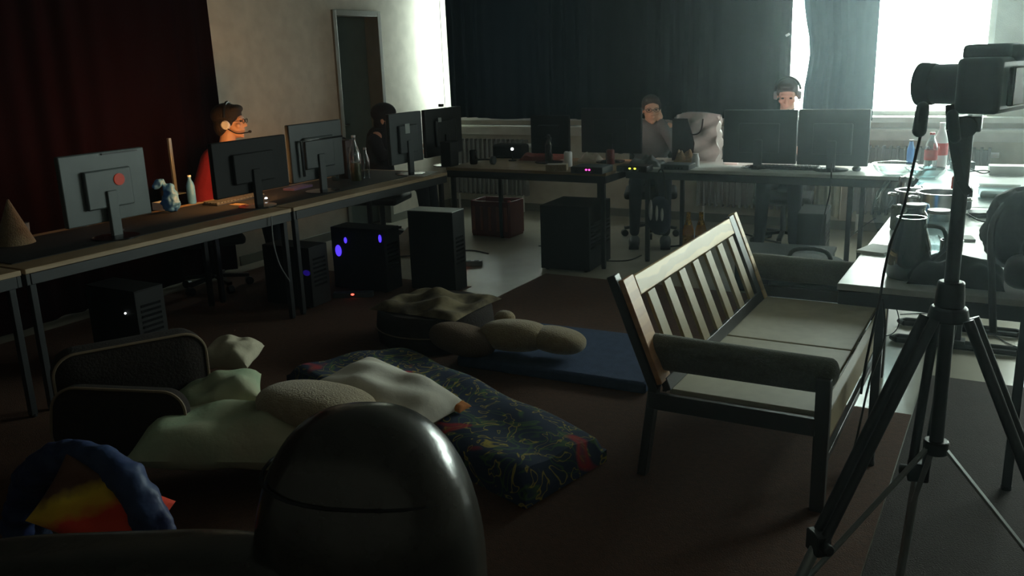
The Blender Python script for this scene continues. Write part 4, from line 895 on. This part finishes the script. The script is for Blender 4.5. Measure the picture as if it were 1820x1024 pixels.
# pale ones on the near left heap
pillow('pillow', 430, 785, .15, .38, .25, .13, .62, 'large pale green pillow lying in front of the brown cushions', M_greenw, 1, (-.10, .10))
pillow('pillow', 388, 712, .22, .19, .12, .10, .75, 'small grey-green pillow wedged behind the large pale green pillow', M_greenw, 2, (.2, -.2))
pillow('pillow', 412, 632, .24, .13, .10, .08, .3, 'cream pillow peeking out behind the brown cushions', M_cream, 3, (.25, 0))
pillow('cushion', 563, 720, .27, .245, .185, .085, .25, 'oval beige plush cushion resting against the white pillow', M_beige, 4, (-.15, .08), cat='cushion', round_=True)
o = pillow('pillow', 690, 705, .20, .30, .18, .09, -.12, 'white pillow with an orange corner at the end of the floral mattress', M_wpillow, 5, (.05, .16))
q = MB(); q.pillow(.055, .04, .02, seed=2); c_ = q.build('orange_corner', M_orange, o, smooth=True); c_.location = (.262, .140, .002); c_['label'] = 'orange corner flap'
# tan plush cushions behind
pillow('cushion', 990, 604, .16, .155, .12, .065, .1, 'small tan plush cushion on the blue mat, nearest the bench', M_tan, 6, (-.1, .1), cat='cushion', round_=True)
pillow('cushion', 915, 596, .17, .19, .14, .085, .2, 'larger tan plush cushion leaning in the middle of the three by the blue mat', M_tan, 7, (-.2, 0), cat='cushion', round_=True)
pillow('cushion', 822, 603, .15, .19, .14, .08, -.1, 'dim brown plush cushion nearest the round pouf', mat('dim_brown_plush', (.13, .085, .055), .95, bump=.6, bscale=120), 8, (-.2, .1), cat='cushion', round_=True)
pillow('cushion', 897, 568, .20, .06, .05, .05, 0, 'little tan cushion behind the larger plush cushions', M_tan, 12, cat='cushion', round_=True)
# pouf
pc = at(755, 535, z=.36); t = thing('pouf', 'round brown pouf with a crumpled patterned blanket on it in front of the tall tower', 'pouf', (-2.88, 4.08, 0))
q = MB(); q.lathe([(.001, 0), (.30, 0), (.335, .03), (.345, .11), (.335, .19), (.31, .215), (.001, .22)], n=40); q.build('pouf_body', M_brown, t, smooth=True)
q = MB(); q.lathe([(.343, .105), (.350, .11), (.343, .115)], n=40); q.build('piping', M_pipe, t, smooth=True)
q = MB(); q.pillow(.30, .25, .035, seed=21, wr=.55, flat=.02); mono('blanket', 'crumpled brown patterned blanket on the round pouf', 'blanket', q, M_dblank, (-2.86, 4.06, .222), smooth=True)

# brown box cushions with piping at the left
def box_cushion(loc, d, rot, label, r=.09):
    t = thing('floor_cushion', label, 'cushion', loc); t.rotation_euler = rot
    def outl(ax, ay, rr, n=8):
        o_ = []
        for cx, cy, a0 in ((ax-rr, ay-rr, 0), (-ax+rr, ay-rr, PI/2), (-ax+rr, -ay+rr, PI), (ax-rr, -ay+rr, 1.5*PI)):
            for k_ in range(n+1): a = a0+PI/2*k_/n; o_.append((cx+rr*math.cos(a), cy+rr*math.sin(a)))
        return o_
    ax, ay, h = d[0]/2, d[1]/2, d[2]/2; q = MB(); prof = [(-h, -.06), (-h, -.03), (-h*.8, 0), (0, .008), (h*.8, 0), (h, -.03), (h*1.12, -.10)]
    rings = []
    for z, o_ in prof: rings.append([(x, y, z) for x, y in outl(ax+o_, ay+o_, max(.02, r+o_))])
    n_ = len(rings[0]); vs = [v for rr in rings for v in rr]; fs = [(i*n_+k_, i*n_+(k_+1) % n_, (i+1)*n_+(k_+1) % n_, (i+1)*n_+k_) for i in range(len(rings)-1) for k_ in range(n_)]
    fs += [tuple(range(n_))[::-1], tuple(range((len(rings)-1)*n_, len(rings)*n_))]; q.add(vs, fs); q.build('padding', M_brown, t, smooth=True)
    q = MB(); pts = [(x, y, h*.86) for x, y in outl(ax+.002, ay+.002, r)]; pts.append(pts[0]); q.tube(pts, .006, n=6, smooth=False); q.build('piping', M_pipe, t, smooth=True)
    return t
def lean_cushion(tr, tl, br, thick, label):
    # a slab whose visible face has its top-right, top-left and bottom-right corners at the given points
    ex = (tr-tl); L_ = ex.length; ex.normalize(); ey = (tr-br); ey -= ex*ey.dot(ex); H_ = ey.length; ey.normalize(); ez = ex.cross(ey)
    c = tr-ex*L_/2-ey*H_/2-ez*thick/2; t = box_cushion(c, (L_, H_, thick), (0, 0, 0), label); t.rotation_euler = Matrix((ex, ey, ez)).transposed().to_euler(); return t
lean_cushion(at(362, 590, z=.50), at(90, 640, z=.50), at(285, 790, z=.04), .15, 'large dark brown cushion with tan piping leaning at the left, the rear one')
lean_cushion(at(328, 700, z=.37), at(90, 690, z=.42), at(262, 815, z=.12), .09, 'dark brown cushion with tan piping in front of the rear brown cushion')

# blue bag with red-yellow cushion
t = thing('sleeping_bag', 'blue nylon sleeping bag bunched up in an arch at the lower left', 'sleeping bag', tuple(at(150, 985, z=.30))); t.location.z = .0
q = MB(); base = Vector(t.location)
arc = wpts([(30, 990), (38, 905), (62, 845), (110, 815), (165, 818), (215, 845), (250, 890), (285, 960)], Y=1.42)
q.tube([p-base for p in arc], [.036, .05, .042, .055, .048, .056, .044, .05, .055], n=14)
o = q.build('bag_body', M_blue, t, remesh=.012); wrinkle(o, .035, .07)
q = MB(); arc2 = wpts([(60, 1010), (70, 920), (100, 870), (150, 850), (205, 885), (240, 960), (262, 1010)], Y=1.50)
q.tube([p-base for p in arc2], [.05], n=12); wrinkle(q.build('inner_fold', M_navy, t, remesh=.012), .03, .06)
tri = bpy.data.materials.new('brown_yellow_red_cotton'); tri.use_nodes = True; n_ = tri.node_tree; p_ = n_.nodes['Principled BSDF']; p_.inputs['Roughness'].default_value = .85
tc_ = n_.nodes.new('ShaderNodeTexCoord'); sx_ = n_.nodes.new('ShaderNodeSeparateXYZ'); n_.links.new(tc_.outputs['Object'], sx_.inputs[0])
m1 = n_.nodes.new('ShaderNodeMath'); m1.operation = 'SUBTRACT'; n_.links.new(sx_.outputs[0], m1.inputs[0]); n_.links.new(sx_.outputs[1], m1.inputs[1])
ns = n_.nodes.new('ShaderNodeTexNoise'); ns.inputs['Scale'].default_value = 25; n_.links.new(tc_.outputs['Object'], ns.inputs['Vector'])
m2 = n_.nodes.new('ShaderNodeMath'); m2.operation = 'MULTIPLY_ADD'; m2.inputs[1].default_value = .06; n_.links.new(ns.outputs['Fac'], m2.inputs[0]); n_.links.new(m1.outputs[0], m2.inputs[2])
m3 = n_.nodes.new('ShaderNodeMath'); m3.operation = 'MULTIPLY_ADD'; m3.inputs[1].default_value = 2; m3.inputs[2].default_value = .44; n_.links.new(m2.outputs[0], m3.inputs[0])
rp = n_.nodes.new('ShaderNodeValToRGB'); e_ = rp.color_ramp.elements; e_[0].position = .26; e_[0].color = (.12, .05, .03, 1); e_[1].position = .54; e_[1].color = (.75, .05, .02, 1)
k1 = e_.new(.36); k1.color = (.70, .46, .03, 1); k2 = e_.new(.45); k2.color = (.75, .40, .03, 1); n_.links.new(m3.outputs[0], rp.inputs[0]); n_.links.new(rp.outputs[0], p_.inputs['Base Color'])
v = at(182, 908, Y=1.36)
q = MB(); q.pillow(.165, .10, .06, seed=31, wr=.12, flat=.6); o = tag(q.build('cushion', tri, smooth=True), 'red, yellow and brown cushion tucked inside the arch of the blue sleeping bag', 'cushion', loc=v, rot=(.9, .50, .52))

# ------------------------------------------------------------------ leather armchair in the near foreground
L = thing('leather_armchair', 'dark glossy leather armchair with a bulging rounded back in the near foreground', 'armchair', (-.975, 1.075, 0), math.radians(30))
q = MB(); q.ell((.0, .20, .56), (.235, .17, .385), n=56, m=34, e=.84); q.build('backrest', M_leather, L, smooth=True)
pts = []
for k_ in range(33):
    a = 2*PI*k_/32; e = .84; z = .80; sc_ = max(0, 1-abs((z-.56)/.385)**(2/e))**(e/2); sg = lambda v_: math.copysign(abs(v_)**e, v_)
    pts.append((.236*sc_*sg(math.cos(a)), .20+.171*sc_*sg(math.sin(a)), z-.02*math.cos(a)))
q = MB(); q.tube(pts, .004, n=6, smooth=False); q.build('seam', M_blkm, L, smooth=True)
q = MB(); q.ell((-.50, .12, .54), (.40, .10, .17), n=40, m=20, e=.5); q.build('armrest', M_leather, L, smooth=True)
q = MB(); q.ell((-.25, -.15, .30), (.42, .34, .14), n=32, m=16, e=.5); q.build('seat', M_leather, L, smooth=True)
q = MB(); q.b2((-.62, -.45, .05), (.14, .25, .24)); q.build('base', M_leather, L, bevel=.03)
for sx, sy in ((-.58, -.4), (.1, -.4), (-.58, .2), (.1, .2)): q = MB(); q.cyl((sx, sy, 0), (sx, sy, .06), .02); q.build('leg', M_dwood, L)
